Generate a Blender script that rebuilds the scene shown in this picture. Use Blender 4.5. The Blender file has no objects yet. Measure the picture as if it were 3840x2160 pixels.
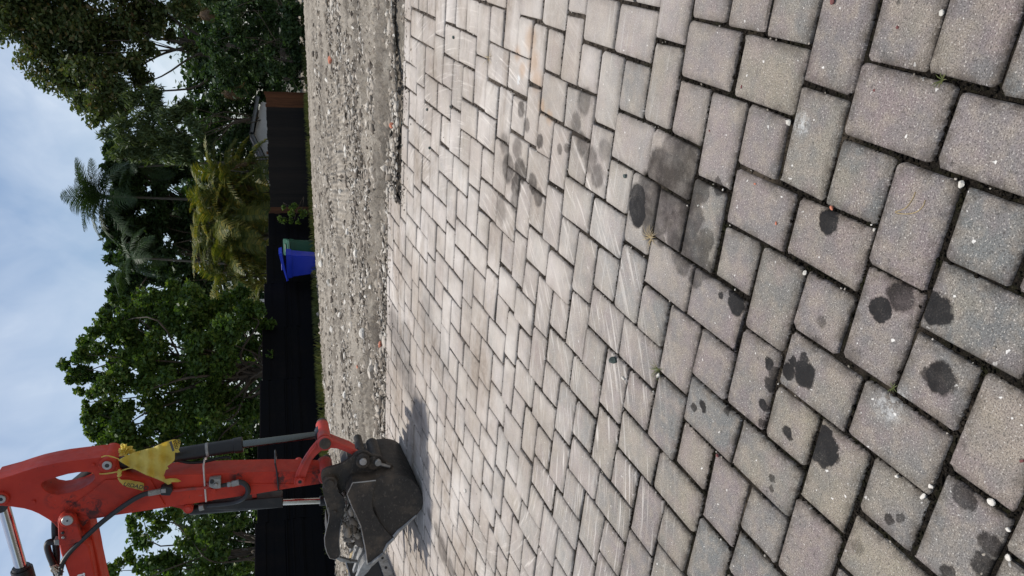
import bpy, bmesh, math, random
import numpy as np
from mathutils import Vector, Matrix
rng = np.random.default_rng(7)
random.seed(7)
sc = bpy.context.scene
COL = sc.collection
RAD = math.radians

# ------------------------------------------------------------------ camera
FPX = 2857.9                                   # focal length in photograph pixels (3840 wide)
def frame(pitch, roll):
    cp, sp, cr, sr = math.cos(pitch), math.sin(pitch), math.cos(roll), math.sin(roll)
    R, W, U = np.array([1, 0, 0.]), np.array([0, cp, -sp]), np.array([0, sp, cp])
    return cr*R+sr*U, -sr*R+cr*U, W
RT, UP, FW = frame(RAD(16.68), RAD(-2.6))      # the phone was held upright; the picture lies on its side
CAM = np.array([0, 0, 1.42])
cd = bpy.data.cameras.new('camera'); cam = bpy.data.objects.new('camera', cd); COL.objects.link(cam)
cd.sensor_fit = 'HORIZONTAL'; cd.sensor_width = 36; cd.lens = 36*FPX/3840
cd.clip_start = .05; cd.clip_end = 2000
m = Matrix.Identity(4)
for i, ax in enumerate((-UP, RT, -FW)):
    for k in range(3): m[k][i] = ax[k]
for k in range(3): m[k][3] = CAM[k]
cam.matrix_world = m
sc.camera = cam

# ------------------------------------------------------------------ sky, sun, exposure
SUN_EL, SUN_AZ = 79, -28                        # degrees; azimuth from straight ahead, negative = left
w = bpy.data.worlds.new('World'); sc.world = w; w.use_nodes = True
nt = w.node_tree; nt.nodes.clear()
def N(t, typ, **kw):
    n = t.nodes.new(typ)
    for k, v in kw.items():
        if k.startswith('i_'): n.inputs[k[2:].replace('_', ' ')].default_value = v
        else: setattr(n, k, v)
    return n
def math_(t, op, a, b=None, c=None, clamp=False):
    n = t.nodes.new('ShaderNodeMath'); n.operation = op; n.use_clamp = clamp
    for i, v in enumerate((a, b, c)):
        if v is None: continue
        if isinstance(v, (int, float)): n.inputs[i].default_value = v
        else: t.links.new(v, n.inputs[i])
    return n.outputs[0]
def ramp(t, src, *stops):
    n = t.nodes.new('ShaderNodeValToRGB')
    e = n.color_ramp.elements
    while len(e) < len(stops): e.new(.5)
    for i, (p, c) in enumerate(stops):
        e[i].position = p
        e[i].color = (c, c, c, 1) if isinstance(c, (int, float)) else (*c, 1)
    if src is not None: t.links.new(src, n.inputs[0])
    return n.outputs[0]
def mapr(t, src, a, b, c, d, smooth=False):
    n = t.nodes.new('ShaderNodeMapRange')
    if smooth: n.interpolation_type = 'SMOOTHSTEP'
    t.links.new(src, n.inputs[0])
    for i, v in enumerate((a, b, c, d)): n.inputs[i+1].default_value = v
    return n.outputs[0]
def mix(t, fac, a, b, mode='MIX'):
    n = t.nodes.new('ShaderNodeMix'); n.data_type = 'RGBA'; n.blend_type = mode
    for idx, v in ((0, fac), (6, a), (7, b)):
        if isinstance(v, (int, float)): n.inputs[idx].default_value = v
        elif isinstance(v, tuple): n.inputs[idx].default_value = (*v, 1) if len(v) == 3 else v
        else: t.links.new(v, n.inputs[idx])
    return n.outputs[2]
def noise(t, vec, scale, detail=3, rough=.55, lac=2., dist=0, color=False):
    n = t.nodes.new('ShaderNodeTexNoise')
    n.inputs['Scale'].default_value = scale; n.inputs['Detail'].default_value = detail
    n.inputs['Roughness'].default_value = rough; n.inputs['Lacunarity'].default_value = lac
    n.inputs['Distortion'].default_value = dist
    if vec is not None: t.links.new(vec, n.inputs['Vector'])
    return n.outputs['Color' if color else 'Fac']
def mapping(t, vec, scale=(1, 1, 1), rot=(0, 0, 0), loc=(0, 0, 0)):
    n = t.nodes.new('ShaderNodeMapping')
    n.inputs['Scale'].default_value = scale; n.inputs['Rotation'].default_value = rot; n.inputs['Location'].default_value = loc
    t.links.new(vec, n.inputs['Vector']); return n.outputs[0]

sky = N(nt, 'ShaderNodeTexSky', sky_type='NISHITA', sun_disc=False, sun_elevation=RAD(SUN_EL), sun_rotation=RAD(SUN_AZ),
        air_density=1.0, dust_density=1.5, ozone_density=1.2)
tc = N(nt, 'ShaderNodeTexCoord')
sep = N(nt, 'ShaderNodeSeparateXYZ'); nt.links.new(tc.outputs['Generated'], sep.inputs[0])
zz = math_(nt, 'ADD', math_(nt, 'MAXIMUM', sep.outputs[2], 0), .22)
cxy = N(nt, 'ShaderNodeCombineXYZ')
nt.links.new(math_(nt, 'DIVIDE', sep.outputs[0], zz), cxy.inputs[0]); nt.links.new(math_(nt, 'DIVIDE', sep.outputs[1], zz), cxy.inputs[1])
cv = mapping(nt, cxy.outputs[0], (2.1, .62, 1), (0, 0, RAD(24)), (.7, .3, 0))
c1 = noise(nt, cv, 1.15, 7, .52, dist=.5)
c2 = noise(nt, cv, 4.2, 4, .5, dist=.8)
cl = math_(nt, 'ADD', math_(nt, 'MULTIPLY', c1, .8), math_(nt, 'MULTIPLY', c2, .2))
cf = ramp(nt, cl, (.39, .02), (.55, .34), (.73, .96))
skc = mix(nt, cf, sky.outputs[0], (7.0, 7.6, 8.4))
bg = N(nt, 'ShaderNodeBackground'); bg.inputs[1].default_value = .13
nt.links.new(skc, bg.inputs[0])
wo = N(nt, 'ShaderNodeOutputWorld'); nt.links.new(bg.outputs[0], wo.inputs[0])

sd = bpy.data.lights.new('sun', 'SUN'); sd.energy = 3.6; sd.angle = RAD(1.4); sd.color = (1, .965, .9)
sun = bpy.data.objects.new('sun', sd); COL.objects.link(sun)
tosun = Vector((math.sin(RAD(SUN_AZ))*math.cos(RAD(SUN_EL)), math.cos(RAD(SUN_AZ))*math.cos(RAD(SUN_EL)), math.sin(RAD(SUN_EL))))
sun.rotation_euler = tosun.to_track_quat('Z', 'Y').to_euler()
sun.location = (-6, 6, 14)
vs = sc.view_settings
vs.view_transform = 'Standard'; vs.look = 'None'; vs.gamma = 1; vs.exposure = -0.05; vs.use_curve_mapping = False
sc.render.resolution_x, sc.render.resolution_y = 1024, 576
try: sc.cycles.use_denoising = True
except Exception: pass

# ------------------------------------------------------------------ helpers
def ray(x, y): return (1080-y)*RT + (1920-x)*UP + FPX*FW
def at(x, y, Y):
    d = ray(x, y); return CAM + d*(Y/d[1])
def on_plane(x, y, P, n):
    d = ray(x, y); return CAM + d*(((P-CAM)@n)/(d@n))
def props(o, label=None, cat=None, group=None, kind=None):
    if label: o['label'] = label
    if cat: o['category'] = cat
    if group: o['group'] = group
    if kind: o['kind'] = kind
    return o
def empty(name, loc=(0, 0, 0), label=None, cat=None, group=None, rz=0):
    o = bpy.data.objects.new(name, None); COL.objects.link(o); o.location = tuple(loc); o.rotation_euler.z = rz
    o.empty_display_size = .1
    return props(o, label, cat, group)
def mesh_obj(name, verts, faces, mat, parent=None, smooth=False, world=True):
    me = bpy.data.meshes.new(name)
    if isinstance(faces, np.ndarray):
        v = np.asarray(verts, np.float32); k = faces.shape[1]; nf = len(faces)
        me.vertices.add(len(v)); me.vertices.foreach_set('co', v.ravel())
        me.loops.add(nf*k); me.loops.foreach_set('vertex_index', faces.astype(np.int32).ravel())
        me.polygons.add(nf); me.polygons.foreach_set('loop_start', np.arange(0, nf*k, k, dtype=np.int32))
        me.update(calc_edges=True)
    else:
        me.from_pydata([tuple(map(float, p)) for p in verts], [], faces); me.update()
    return link(name, me, mat, parent, smooth, world)
def link(name, me, mat, parent=None, smooth=False, world=True):
    if mat is not None and not me.materials: me.materials.append(mat)
    if smooth:
        me.polygons.foreach_set('use_smooth', [True]*len(me.polygons))
    o = bpy.data.objects.new(name, me); COL.objects.link(o)
    if parent is not None:
        o.parent = parent
        if world:                                # vertices given in world space
            bpy_mw = world_matrix(parent)
            o.matrix_parent_inverse = bpy_mw.inverted()
    return o
def world_matrix(o):
    l = Matrix.LocRotScale(o.location, o.rotation_euler, o.scale)
    if o.parent: return world_matrix(o.parent) @ o.matrix_parent_inverse @ l
    return l
def bm_obj(name, bm, mat, parent=None, smooth=False, world=True, bevel=0):
    if bevel:
        es = [e for e in bm.edges if len(e.link_faces) == 2 and e.calc_face_angle(0) > .6]
        if es: bmesh.ops.bevel(bm, geom=es, offset=bevel, segments=1, affect='EDGES', clamp_overlap=True)
    bmesh.ops.recalc_face_normals(bm, faces=bm.faces)
    me = bpy.data.meshes.new(name); bm.to_mesh(me); bm.free()
    return link(name, me, mat, parent, smooth, world)
def copy_tree(o, parent=None):
    c = o.copy(); COL.objects.link(c)
    if parent is not None: c.parent = parent
    for ch in o.children: copy_tree(ch, c)
    return c
def bm_box(bm, c, s, rz=0, mat=None):
    r = bmesh.ops.create_cube(bm, size=1)
    M = Matrix.Translation(Vector(tuple(c))) @ Matrix.Rotation(rz, 4, 'Z') @ Matrix.Diagonal((*s, 1))
    bmesh.ops.transform(bm, matrix=M, verts=r['verts']); return r['verts']
def bm_cyl(bm, p0, p1, r0, r1=None, n=20, caps=True):
    p0, p1 = Vector(tuple(p0)), Vector(tuple(p1)); d = p1-p0
    r = bmesh.ops.create_cone(bm, cap_ends=caps, segments=n, radius1=r0, radius2=r0 if r1 is None else r1, depth=d.length)
    M = Matrix.Translation((p0+p1)/2) @ d.to_track_quat('Z', 'Y').to_matrix().to_4x4()
    bmesh.ops.transform(bm, matrix=M, verts=r['verts']); return r['verts']
def smooth_by_angle(o, ang=.6):
    me = o.data
    me.polygons.foreach_set('use_smooth', [True]*len(me.polygons))
    try: me.set_sharp_from_angle(angle=ang)
    except Exception: pass
    return o
def catmull(pts, n=8):
    P = [np.array(p, float) for p in pts]; P = [2*P[0]-P[1]]+P+[2*P[-1]-P[-2]]; out = []
    for i in range(1, len(P)-2):
        for k in range(n):
            t = k/n; a, b, c, d = P[i-1:i+3]
            out.append(.5*((2*b)+(-a+c)*t+(2*a-5*b+4*c-d)*t*t+(-a+3*b-3*c+d)*t**3))
    out.append(P[-2]); return out
def tube_data(pts, rad, n=8):
    P = [np.array(p, float) for p in pts]; V = []; F = []
    rad = rad if hasattr(rad, '__len__') else [rad]*len(P)
    ref = np.array([.13, .31, .94])
    for i, p in enumerate(P):
        t = P[min(i+1, len(P)-1)]-P[max(i-1, 0)]; t /= max(np.linalg.norm(t), 1e-9)
        a = np.cross(t, ref); a /= max(np.linalg.norm(a), 1e-9); b = np.cross(t, a)
        for k in range(n):
            q = 2*math.pi*k/n; V.append(p+rad[i]*(math.cos(q)*a+math.sin(q)*b))
    for i in range(len(P)-1):
        for k in range(n): F.append((i*n+k, i*n+(k+1) % n, (i+1)*n+(k+1) % n, (i+1)*n+k))
    F.append(tuple(range(n))[::-1]); F.append(tuple((len(P)-1)*n+k for k in range(n)))
    return V, F
def tube(name, pts, rad, mat, parent=None, n=8, sub=8):
    V, F = tube_data(catmull(pts, sub) if sub else pts, rad, n)
    return mesh_obj(name, V, F, mat, parent, smooth=True)

# ------------------------------------------------------------------ materials
def mat_new(name):
    mt = bpy.data.materials.new(name); mt.use_nodes = True; t = mt.node_tree; t.nodes.clear()
    b = t.nodes.new('ShaderNodeBsdfPrincipled'); o = t.nodes.new('ShaderNodeOutputMaterial')
    t.links.new(b.outputs[0], o.inputs[0])
    return mt, t, b
def setc(t, b, col=None, rough=None, metal=None, spec=None):
    for key, v in (('Base Color', col), ('Roughness', rough), ('Metallic', metal), ('Specular IOR Level', spec)):
        if v is None: continue
        if isinstance(v, (int, float)): b.inputs[key].default_value = v
        elif isinstance(v, tuple): b.inputs[key].default_value = (*v, 1)
        else: t.links.new(v, b.inputs[key])
def bump(t, b, h, strength=.4, dist=.01):
    n = t.nodes.new('ShaderNodeBump'); n.inputs['Strength'].default_value = strength; n.inputs['Distance'].default_value = dist
    t.links.new(h, n.inputs['Height']); t.links.new(n.outputs[0], b.inputs['Normal'])
def pos(t): return N(t, 'ShaderNodeNewGeometry').outputs['Position']
def obco(t): return N(t, 'ShaderNodeTexCoord').outputs['Object']
def island(t): return N(t, 'ShaderNodeNewGeometry').outputs['Random Per Island']

def plain(name, col, rough=.6, metal=0., vary=.25, scale=9, dirt=None, dirt_amt=.35, bmp=.15, spec=.5):
    mt, t, b = mat_new(name); p = pos(t)
    n1 = noise(t, p, scale, 5, .6)
    lo = tuple(c*(1-vary) for c in col); hi = tuple(min(c*(1+vary*.7), 1) for c in col)
    c = ramp(t, n1, (.3, lo), (.7, hi))
    if dirt:
        f = ramp(t, noise(t, p, scale*.45, 6, .7, dist=.6), (.52, 0.), (.72, dirt_amt))
        c = mix(t, f, c, dirt)
    rr = mapr(t, n1, .3, .7, max(rough-.12, .05), min(rough+.15, 1))
    setc(t, b, c, rr, metal, spec)
    if bmp: bump(t, b, noise(t, p, scale*9, 4, .6), bmp, .004)
    return mt

def leaf_mat(name, dark, light, tip=None, rough=.5, trans=.35):
    mt = bpy.data.materials.new(name); mt.use_nodes = True; t = mt.node_tree; t.nodes.clear()
    r = island(t); p = pos(t)
    big = noise(t, p, .9, 3, .6)
    f = math_(t, 'ADD', math_(t, 'MULTIPLY', r, .6), math_(t, 'MULTIPLY', big, .55))
    st = [(.15, dark), (.75, light)]
    if tip: st.append((.97, tip))
    c = ramp(t, f, *st)
    b = t.nodes.new('ShaderNodeBsdfPrincipled'); setc(t, b, c, rough, 0., .35)
    tr = t.nodes.new('ShaderNodeBsdfTranslucent'); t.links.new(mix(t, 1., c, (.95, 1., .35), 'MULTIPLY'), tr.inputs[0])
    mx = t.nodes.new('ShaderNodeMixShader'); mx.inputs[0].default_value = trans
    t.links.new(b.outputs[0], mx.inputs[1]); t.links.new(tr.outputs[0], mx.inputs[2])
    o = t.nodes.new('ShaderNodeOutputMaterial'); t.links.new(mx.outputs[0], o.inputs[0])
    return mt

# driveway plane: pitch and roll of the paving against gravity, fitted from its joints
rf, uf, wf = frame(RAD(22.775), RAD(-6.384))
MF = np.outer(RT, rf)+np.outer(UP, uf)+np.outer(FW, wf)
PN = MF @ np.array([0, 0, 1.]); hh = RAD(-27.802)
EU = MF @ np.array([math.cos(hh), math.sin(hh), 0]); EV = MF @ np.array([-math.sin(hh), math.cos(hh), 0])
PO = CAM-1.38*PN
def pv(u, v, z=0): return PO+EU*u+EV*v+PN*z
def puv(x, y):
    q = on_plane(x, y, PO, PN)-PO; return float(q@EU), float(q@EV)
def on_pave(x, y, z=0): return on_plane(x, y, PO, PN)+PN*z

# stains on the paving: photograph pixel, radius in metres, darkness, softness
STAINS = [
 (3110, 835, .030, .95, .25), (3300, 1160, .029, .95, .25), (3375, 1115, .033, .85, .3), (3512, 1165, .034, .95, .25), (3505, 1130, .022, .9, .3),
 (2760, 1140, .034, .95, .25), (2748, 1095, .016, .9, .3), (2706, 1110, .012, .9, .3),
 (3015, 1402, .036, .95, .25), (2955, 1395, .022, .9, .3), (2972, 1357, .016, .9, .3), (3015, 1343, .016, .9, .3), (2888, 1362, .019, .9, .3), (2890, 1440, .022, .85, .3), (2905, 1405, .02, .8, .3),
 (3528, 1418, .036, .9, .3), (3495, 1408, .022, .8, .4), (2865, 1520, .016, .9, .3), (2640, 1522, .016, .85, .3), (2602, 1525, .015, .8, .3), (2728, 1540, .013, .8, .3), (2855, 1585, .012, .8, .3), (2952, 1622, .017, .9, .3), (2962, 1640, .01, .8, .3),
 (3096, 1683, .045, .97, .18), (3070, 1692, .03, .95, .2), (3125, 1680, .022, .9, .25), (3098, 1625, .02, .9, .25), (3092, 1650, .02, .9, .25), (3085, 1722, .022, .9, .25),
 (2898, 1795, .011, .8, .3), (2893, 1832, .01, .8, .3), (3330, 1950, .014, .8, .35), (3372, 1942, .011, .6, .4), (3612, 1862, .026, .85, .3), (3632, 1875, .018, .8, .3),
 (3708, 2042, .024, .8, .3), (3728, 2058, .016, .7, .3), (3690, 2125, .028, .85, .3), (3552, 2150, .02, .8, .3), (3215, 2050, .02, .4, .6),
 (3080, 1205, .015, .5, .6), (3060, 1290, .02, .35, .7), (3205, 1335, .022, .35, .7),
 # the wet patch
 (2480, 640, .075, .8, .35), (2560, 600, .07, .72, .45), (2540, 690, .075, .8, .4), (2450, 770, .05, .78, .3), (2390, 790, .055, .95, .25), (2395, 740, .05, .9, .35), (2470, 830, .05, .75, .3), (2510, 790, .055, .78, .3), (2600, 690, .035, .7, .25), (2630, 720, .035, .7, .25), (2590, 760, .045, .72, .3), (2570, 830, .05, .7, .3), (2580, 890, .05, .72, .25), (2620, 960, .045, .68, .25), (2640, 1010, .035, .65, .25), (2610, 1045, .03, .6, .3), (2690, 700, .025, .65, .25), (2540, 960, .03, .55, .4), (2480, 900, .025, .6, .4),
 (2520, 560, .05, .7, .5), (2560, 740, .07, .78, .35), (2480, 720, .08, .8, .35), (2440, 850, .05, .75, .35), (2540, 880, .06, .75, .35), (2600, 820, .05, .7, .3), (2560, 980, .045, .65, .35), (2650, 900, .035, .65, .3), (2600, 930, .05, .7, .3), (2430, 700, .055, .75, .4), (2520, 660, .08, .78, .35), (2190, 380, .05, .6, .5), (2160, 460, .04, .5, .5), (2180, 540, .045, .6, .5), (2215, 600, .05, .55, .5), (2240, 660, .045, .6, .5), (2265, 560, .04, .4, .6),
 (1955, 410, .035, .7, .4), (1975, 470, .03, .6, .5), (2025, 530, .03, .8, .3), (2100, 560, .022, .6, .4), (2125, 555, .02, .6, .4), (1940, 560, .05, .55, .6), (1905, 630, .07, .7, .4), (1950, 640, .06, .75, .35), (1935, 700, .05, .75, .35), (2000, 690, .045, .75, .35), (1890, 540, .05, .5, .6), (1930, 760, .045, .6, .5), (2020, 740, .04, .7, .4), (1880, 790, .06, .4, .7),
 # soil and broad dark smears near the bucket
 (1660, 2060, .1, .6, .6), (1640, 1990, .06, .55, .6), (1690, 2130, .07, .55, .6), (1610, 1930, .05, .45, .7), (1500, 1320, .2, .5, .8), (1530, 1420, .16, .55, .8), (1560, 1520, .14, .5, .8), (1480, 1230, .16, .45, .8), (1520, 1260, .14, .35, .9), (1600, 1180, .14, .35, .9), (1580, 1600, .12, .4, .9), (1650, 1320, .16, .25, 1.)]
RUST = [(1990, 150, .05), (2000, 230, .05), (2010, 300, .045), (1960, 260, .03), (2030, 400, .03), (1940, 200, .03), (2060, 440, .025)]
def stain_mask(t, uvn, lst, base=None):
    acc = base
    for x, y, r, d, s in lst:
        u, v = puv(x, y)
        n = t.nodes.new('ShaderNodeVectorMath'); n.operation = 'DISTANCE'; n.inputs[1].default_value = (u, v, 0)
        t.links.new(uvn, n.inputs[0])
        k = mapr(t, n.outputs['Value'], r*(1+s*.5), r*(1-s*.5), 0, d, True)
        acc = k if acc is None else math_(t, 'MAXIMUM', acc, k)
    return acc

def make_paver_mat():
    mt, t, b = mat_new('concrete_paver'); p = pos(t)
    def dot(v, off):
        n = t.nodes.new('ShaderNodeVectorMath'); n.operation = 'DOT_PRODUCT'; n.inputs[1].default_value = tuple(v)
        t.links.new(p, n.inputs[0]); return math_(t, 'SUBTRACT', n.outputs['Value'], off)
    cx = N(t, 'ShaderNodeCombineXYZ'); U_ = dot(EU, float(PO@EU)); V_ = dot(EV, float(PO@EV))
    t.links.new(U_, cx.inputs[0]); t.links.new(V_, cx.inputs[1]); uvn = cx.outputs[0]
    at_ = N(t, 'ShaderNodeAttribute', attribute_name='tint'); tint = at_.outputs['Color']; edge = at_.outputs['Alpha']
    # mottling inside each stone
    n1 = noise(t, uvn, 8.5, 4, .6); n0 = noise(t, mapping(t, uvn, loc=(3.3, 7.1, 0)), 6.5, 3, .55); n2 = noise(t, uvn, 22, 4, .6)
    c = mix(t, ramp(t, n1, (.38, 0.), (.62, .7)), tint, (.165, .162, .155))
    c = mix(t, ramp(t, n0, (.48, 0.), (.64, .6)), c, (.255, .198, .190))
    c = mix(t, ramp(t, noise(t, mapping(t, uvn, loc=(9.3, 2.1, 0)), 5.5, 3, .55), (.52, 0.), (.68, .6)), c, (.30, .26, .195))
    c = mix(t, ramp(t, n2, (.45, 0.), (.66, .6)), c, (.32, .27, .215))
    # aggregate: light and dark grains
    g1 = noise(t, uvn, 240, 2, .5); g2 = noise(t, uvn, 330, 2, .6); g3 = noise(t, uvn, 90, 4, .75)
    c = mix(t, ramp(t, g2, (.38, .7), (.50, 0.)), c, (.055, .048, .043))
    c = mix(t, ramp(t, g3, (.30, .8), (.44, 0.)), c, (.05, .045, .042))
    c = mix(t, ramp(t, g1, (.60, 0.), (.70, .7)), c, (.60, .55, .49))
    c = mix(t, ramp(t, noise(t, uvn, 60, 2, .5), (.71, 0.), (.74, .85)), c, (.72, .69, .64))
    pk = math_(t, 'MULTIPLY', ramp(t, noise(t, uvn, 46, 4, .75), (.30, 1.), (.40, 0.)), ramp(t, noise(t, uvn, 3.1, 2, .5), (.45, .1), (.62, 1.)))
    c = mix(t, math_(t, 'MULTIPLY', pk, .8), c, (.035, .032, .03))
    ed = math_(t, 'MULTIPLY', math_(t, 'POWER', edge, 1.25), ramp(t, noise(t, uvn, 24, 6, .75), (.40, .05), (.56, 1.)))
    c = mix(t, math_(t, 'MULTIPLY', ed, .8), c, (.06, .048, .037))
    # scuff arcs left by turning tracks
    ce = puv(1720, 1330)
    dx = math_(t, 'SUBTRACT', U_, ce[0]); dy = math_(t, 'SUBTRACT', V_, ce[1])
    rr = math_(t, 'SQRT', math_(t, 'ADD', math_(t, 'MULTIPLY', dx, dx), math_(t, 'MULTIPLY', dy, dy)))
    an = math_(t, 'ARCTAN2', dy, dx)
    pc = N(t, 'ShaderNodeCombineXYZ'); t.links.new(math_(t, 'MULTIPLY', rr, 38), pc.inputs[0]); t.links.new(math_(t, 'MULTIPLY', an, 3.2), pc.inputs[1])
    s1 = noise(t, pc.outputs[0], 1.6, 4, .6, dist=.35)
    reg = math_(t, 'MULTIPLY', mapr(t, rr, .75, 1.15, 0, 1, True), mapr(t, rr, 2.4, 1.7, 0, 1, True))
    reg = math_(t, 'MULTIPLY', reg, ramp(t, noise(t, uvn, 2.6, 3, .6), (.35, .15), (.6, 1.)))
    c = mix(t, math_(t, 'MULTIPLY', ramp(t, s1, (.55, 0.), (.65, .92)), reg), c, (.66, .61, .55))
    # straight drag marks on the right half
    s2 = noise(t, mapping(t, uvn, (3.2, 70, 1), (0, 0, RAD(-2))), 1., 4, .6)
    s2 = math_(t, 'MULTIPLY', ramp(t, s2, (.56, 0.), (.7, .5)), mapr(t, V_, 1.7, 2.2, 0, 1, True))
    c = mix(t, s2, c, (.52, .49, .45))
    # dust, and the far half's backlit sheen painted in as pale colour
    far_sheen = math_(t, 'MULTIPLY', mapr(t, V_, 1.2, 3.1, 0, 1, True), ramp(t, noise(t, uvn, 3.3, 5, .65), (.3, .45), (.65, 1.)))
    c = mix(t, math_(t, 'MULTIPLY', far_sheen, .80), c, mix(t, ramp(t, noise(t, uvn, 1.7, 4, .6), (.38, 0.), (.62, 1.)), (.46, .395, .335), (.67, .61, .55)))
    gr = math_(t, 'MULTIPLY', mapr(t, V_, 2.0, 3.2, 0, 1, True), ramp(t, noise(t, mapping(t, uvn, (.8, 1.9, 1), (0, 0, RAD(12))), 1.5, 6, .7, dist=.4), (.50, 0.), (.64, .7)))
    c = mix(t, gr, c, mix(t, ramp(t, n2, (.35, 0.), (.65, 1.)), (.21, .165, .125), (.36, .30, .245)))
    # stains
    nz = N(t, 'ShaderNodeVectorMath', operation='SCALE'); 
    nn = N(t, 'ShaderNodeVectorMath', operation='SUBTRACT'); nn.inputs[1].default_value = (.5, .5, .5)
    t.links.new(noise(t, uvn, 30, 5, .68, color=True), nn.inputs[0]); t.links.new(nn.outputs[0], nz.inputs[0]); nz.inputs['Scale'].default_value = .036
    ad = N(t, 'ShaderNodeVectorMath', operation='ADD'); t.links.new(uvn, ad.inputs[0]); t.links.new(nz.outputs[0], ad.inputs[1])
    flat = N(t, 'ShaderNodeVectorMath', operation='MULTIPLY'); flat.inputs[1].default_value = (1, 1, 0); t.links.new(ad.outputs[0], flat.inputs[0])
    st = stain_mask(t, flat.outputs[0], STAINS)
    wet = math_(t, 'MULTIPLY', st, ramp(t, noise(t, uvn, 13, 5, .65), (.30, .62), (.58, 1.1)), clamp=True)
    c = mix(t, wet, c, mix(t, 1., c, (.07, .058, .05), 'MULTIPLY'))
    c = mix(t, math_(t, 'MULTIPLY', mapr(t, st, .80, .92, 0, .9), ramp(t, g1, (.40, 1.), (.68, .55))), c, (.013, .0125, .0125))
    ru = stain_mask(t, flat.outputs[0], [(x, y, r, .42, 1.2) for x, y, r in RUST])
    c = mix(t, ru, c, (.42, .25, .13))
    # pale lime splashes
    li = stain_mask(t, flat.outputs[0], [(3005, 470, .022, .6, 1.2), (3330, 1525, .03, .5, 1.6), (3380, 1500, .02, .45, 1.6), (1945, 300, .02, .9, .8)])
    c = mix(t, math_(t, 'MULTIPLY', li, ramp(t, noise(t, uvn, 55, 5, .75), (.44, .0), (.56, 1.))), c, (.62, .62, .6))
    setc(t, b, c, mapr(t, st, 0, 1, .85, .6), 0., .16)
    hgt = math_(t, 'ADD', math_(t, 'MULTIPLY', g1, .6), math_(t, 'ADD', math_(t, 'MULTIPLY', g3, .8), math_(t, 'MULTIPLY', n2, .8)))
    bump(t, b, math_(t, 'ADD', hgt, math_(t, 'MULTIPLY', noise(t, uvn, 38, 4, .7), 1.6)), .7, .0045)
    return mt
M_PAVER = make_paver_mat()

def make_joint_mat():
    mt, t, b = mat_new('joint_soil'); p = pos(t)
    n1 = noise(t, p, 26, 5, .7); n2 = noise(t, p, 230, 4, .65); n3 = noise(t, p, 5, 3, .6)
    c = ramp(t, n2, (.38, (.006, .005, .004)), (.58, (.020, .016, .012)), (.78, (.085, .07, .052)))
    c = mix(t, ramp(t, n1, (.5, 0.), (.68, .6)), c, (.022, .024, .008))
    c = mix(t, ramp(t, n3, (.56, 0.), (.70, .45)), c, (.15, .12, .09))
    dj = N(t, 'ShaderNodeVectorMath', operation='DOT_PRODUCT'); dj.inputs[1].default_value = tuple(EV); t.links.new(p, dj.inputs[0])
    fj = mapr(t, math_(t, 'SUBTRACT', dj.outputs['Value'], float(PO@EV)), 1.6, 3.6, 0, .8, True)
    c = mix(t, math_(t, 'MULTIPLY', fj, ramp(t, n1, (.3, .55), (.6, 1.))), c, (.17, .14, .115))
    setc(t, b, c, .95, 0., .1); bump(t, b, n2, .9, .01); return mt
M_JOINT = make_joint_mat()

def make_dirt_mat():
    mt, t, b = mat_new('churned_dirt'); p = pos(t)
    n1 = noise(t, p, .55, 5, .65); n2 = noise(t, p, 3.5, 6, .7); n3 = noise(t, p, 30, 5, .7)
    c = ramp(t, n2, (.3, (.12, .10, .08)), (.5, (.32, .28, .228)), (.72, (.50, .45, .375)))
    c = mix(t, ramp(t, n1, (.42, 0.), (.62, .65)), c, (.48, .425, .352))
    c = mix(t, ramp(t, n3, (.28, .8), (.46, 0.)), c, (.06, .052, .045))
    c = mix(t, ramp(t, n3, (.62, 0.), (.74, .7)), c, (.62, .59, .54))
    c = mix(t, ramp(t, noise(t, mapping(t, p, (.5, 1.4, 1)), 1.1, 5, .65), (.50, 0.), (.66, .75)), c, (.10, .085, .07))
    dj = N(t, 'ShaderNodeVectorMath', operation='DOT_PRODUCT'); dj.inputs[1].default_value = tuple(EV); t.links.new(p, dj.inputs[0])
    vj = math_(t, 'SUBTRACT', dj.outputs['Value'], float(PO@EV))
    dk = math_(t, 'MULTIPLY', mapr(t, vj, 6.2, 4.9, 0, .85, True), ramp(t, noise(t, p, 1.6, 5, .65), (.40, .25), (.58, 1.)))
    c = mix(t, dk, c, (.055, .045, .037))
    setc(t, b, c, .95, 0., .15)
    h = math_(t, 'ADD', math_(t, 'MULTIPLY', n2, 1.), math_(t, 'MULTIPLY', n3, .35))
    # tread marks pressed by the tracks, on the near right of the strip
    tw = N(t, 'ShaderNodeTexWave', wave_type='BANDS', bands_direction='X', wave_profile='SIN'); tw.inputs['Scale'].default_value = 2.6; tw.inputs['Distortion'].default_value = 1.2; tw.inputs['Detail'].default_value = 1
    t.links.new(mapping(t, p, (1, .55, 1), (0, 0, RAD(14))), tw.inputs[0])
    dn = N(t, 'ShaderNodeVectorMath', operation='DISTANCE'); dn.inputs[1].default_value = (.75, 2.2, 0)
    t.links.new(mapping(t, p, (.4, .2, 0)), dn.inputs[0])
    mk = mapr(t, dn.outputs['Value'], .75, .35, 0, 1, True)
    h = math_(t, 'ADD', math_(t, 'MULTIPLY', h, mapr(t, mk, 0, 1, 1, .5)), math_(t, 'MULTIPLY', math_(t, 'MULTIPLY', tw.outputs['Fac'], mk), .5))
    bump(t, b, h, 1., .11); return mt
M_DIRT = make_dirt_mat()

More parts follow.
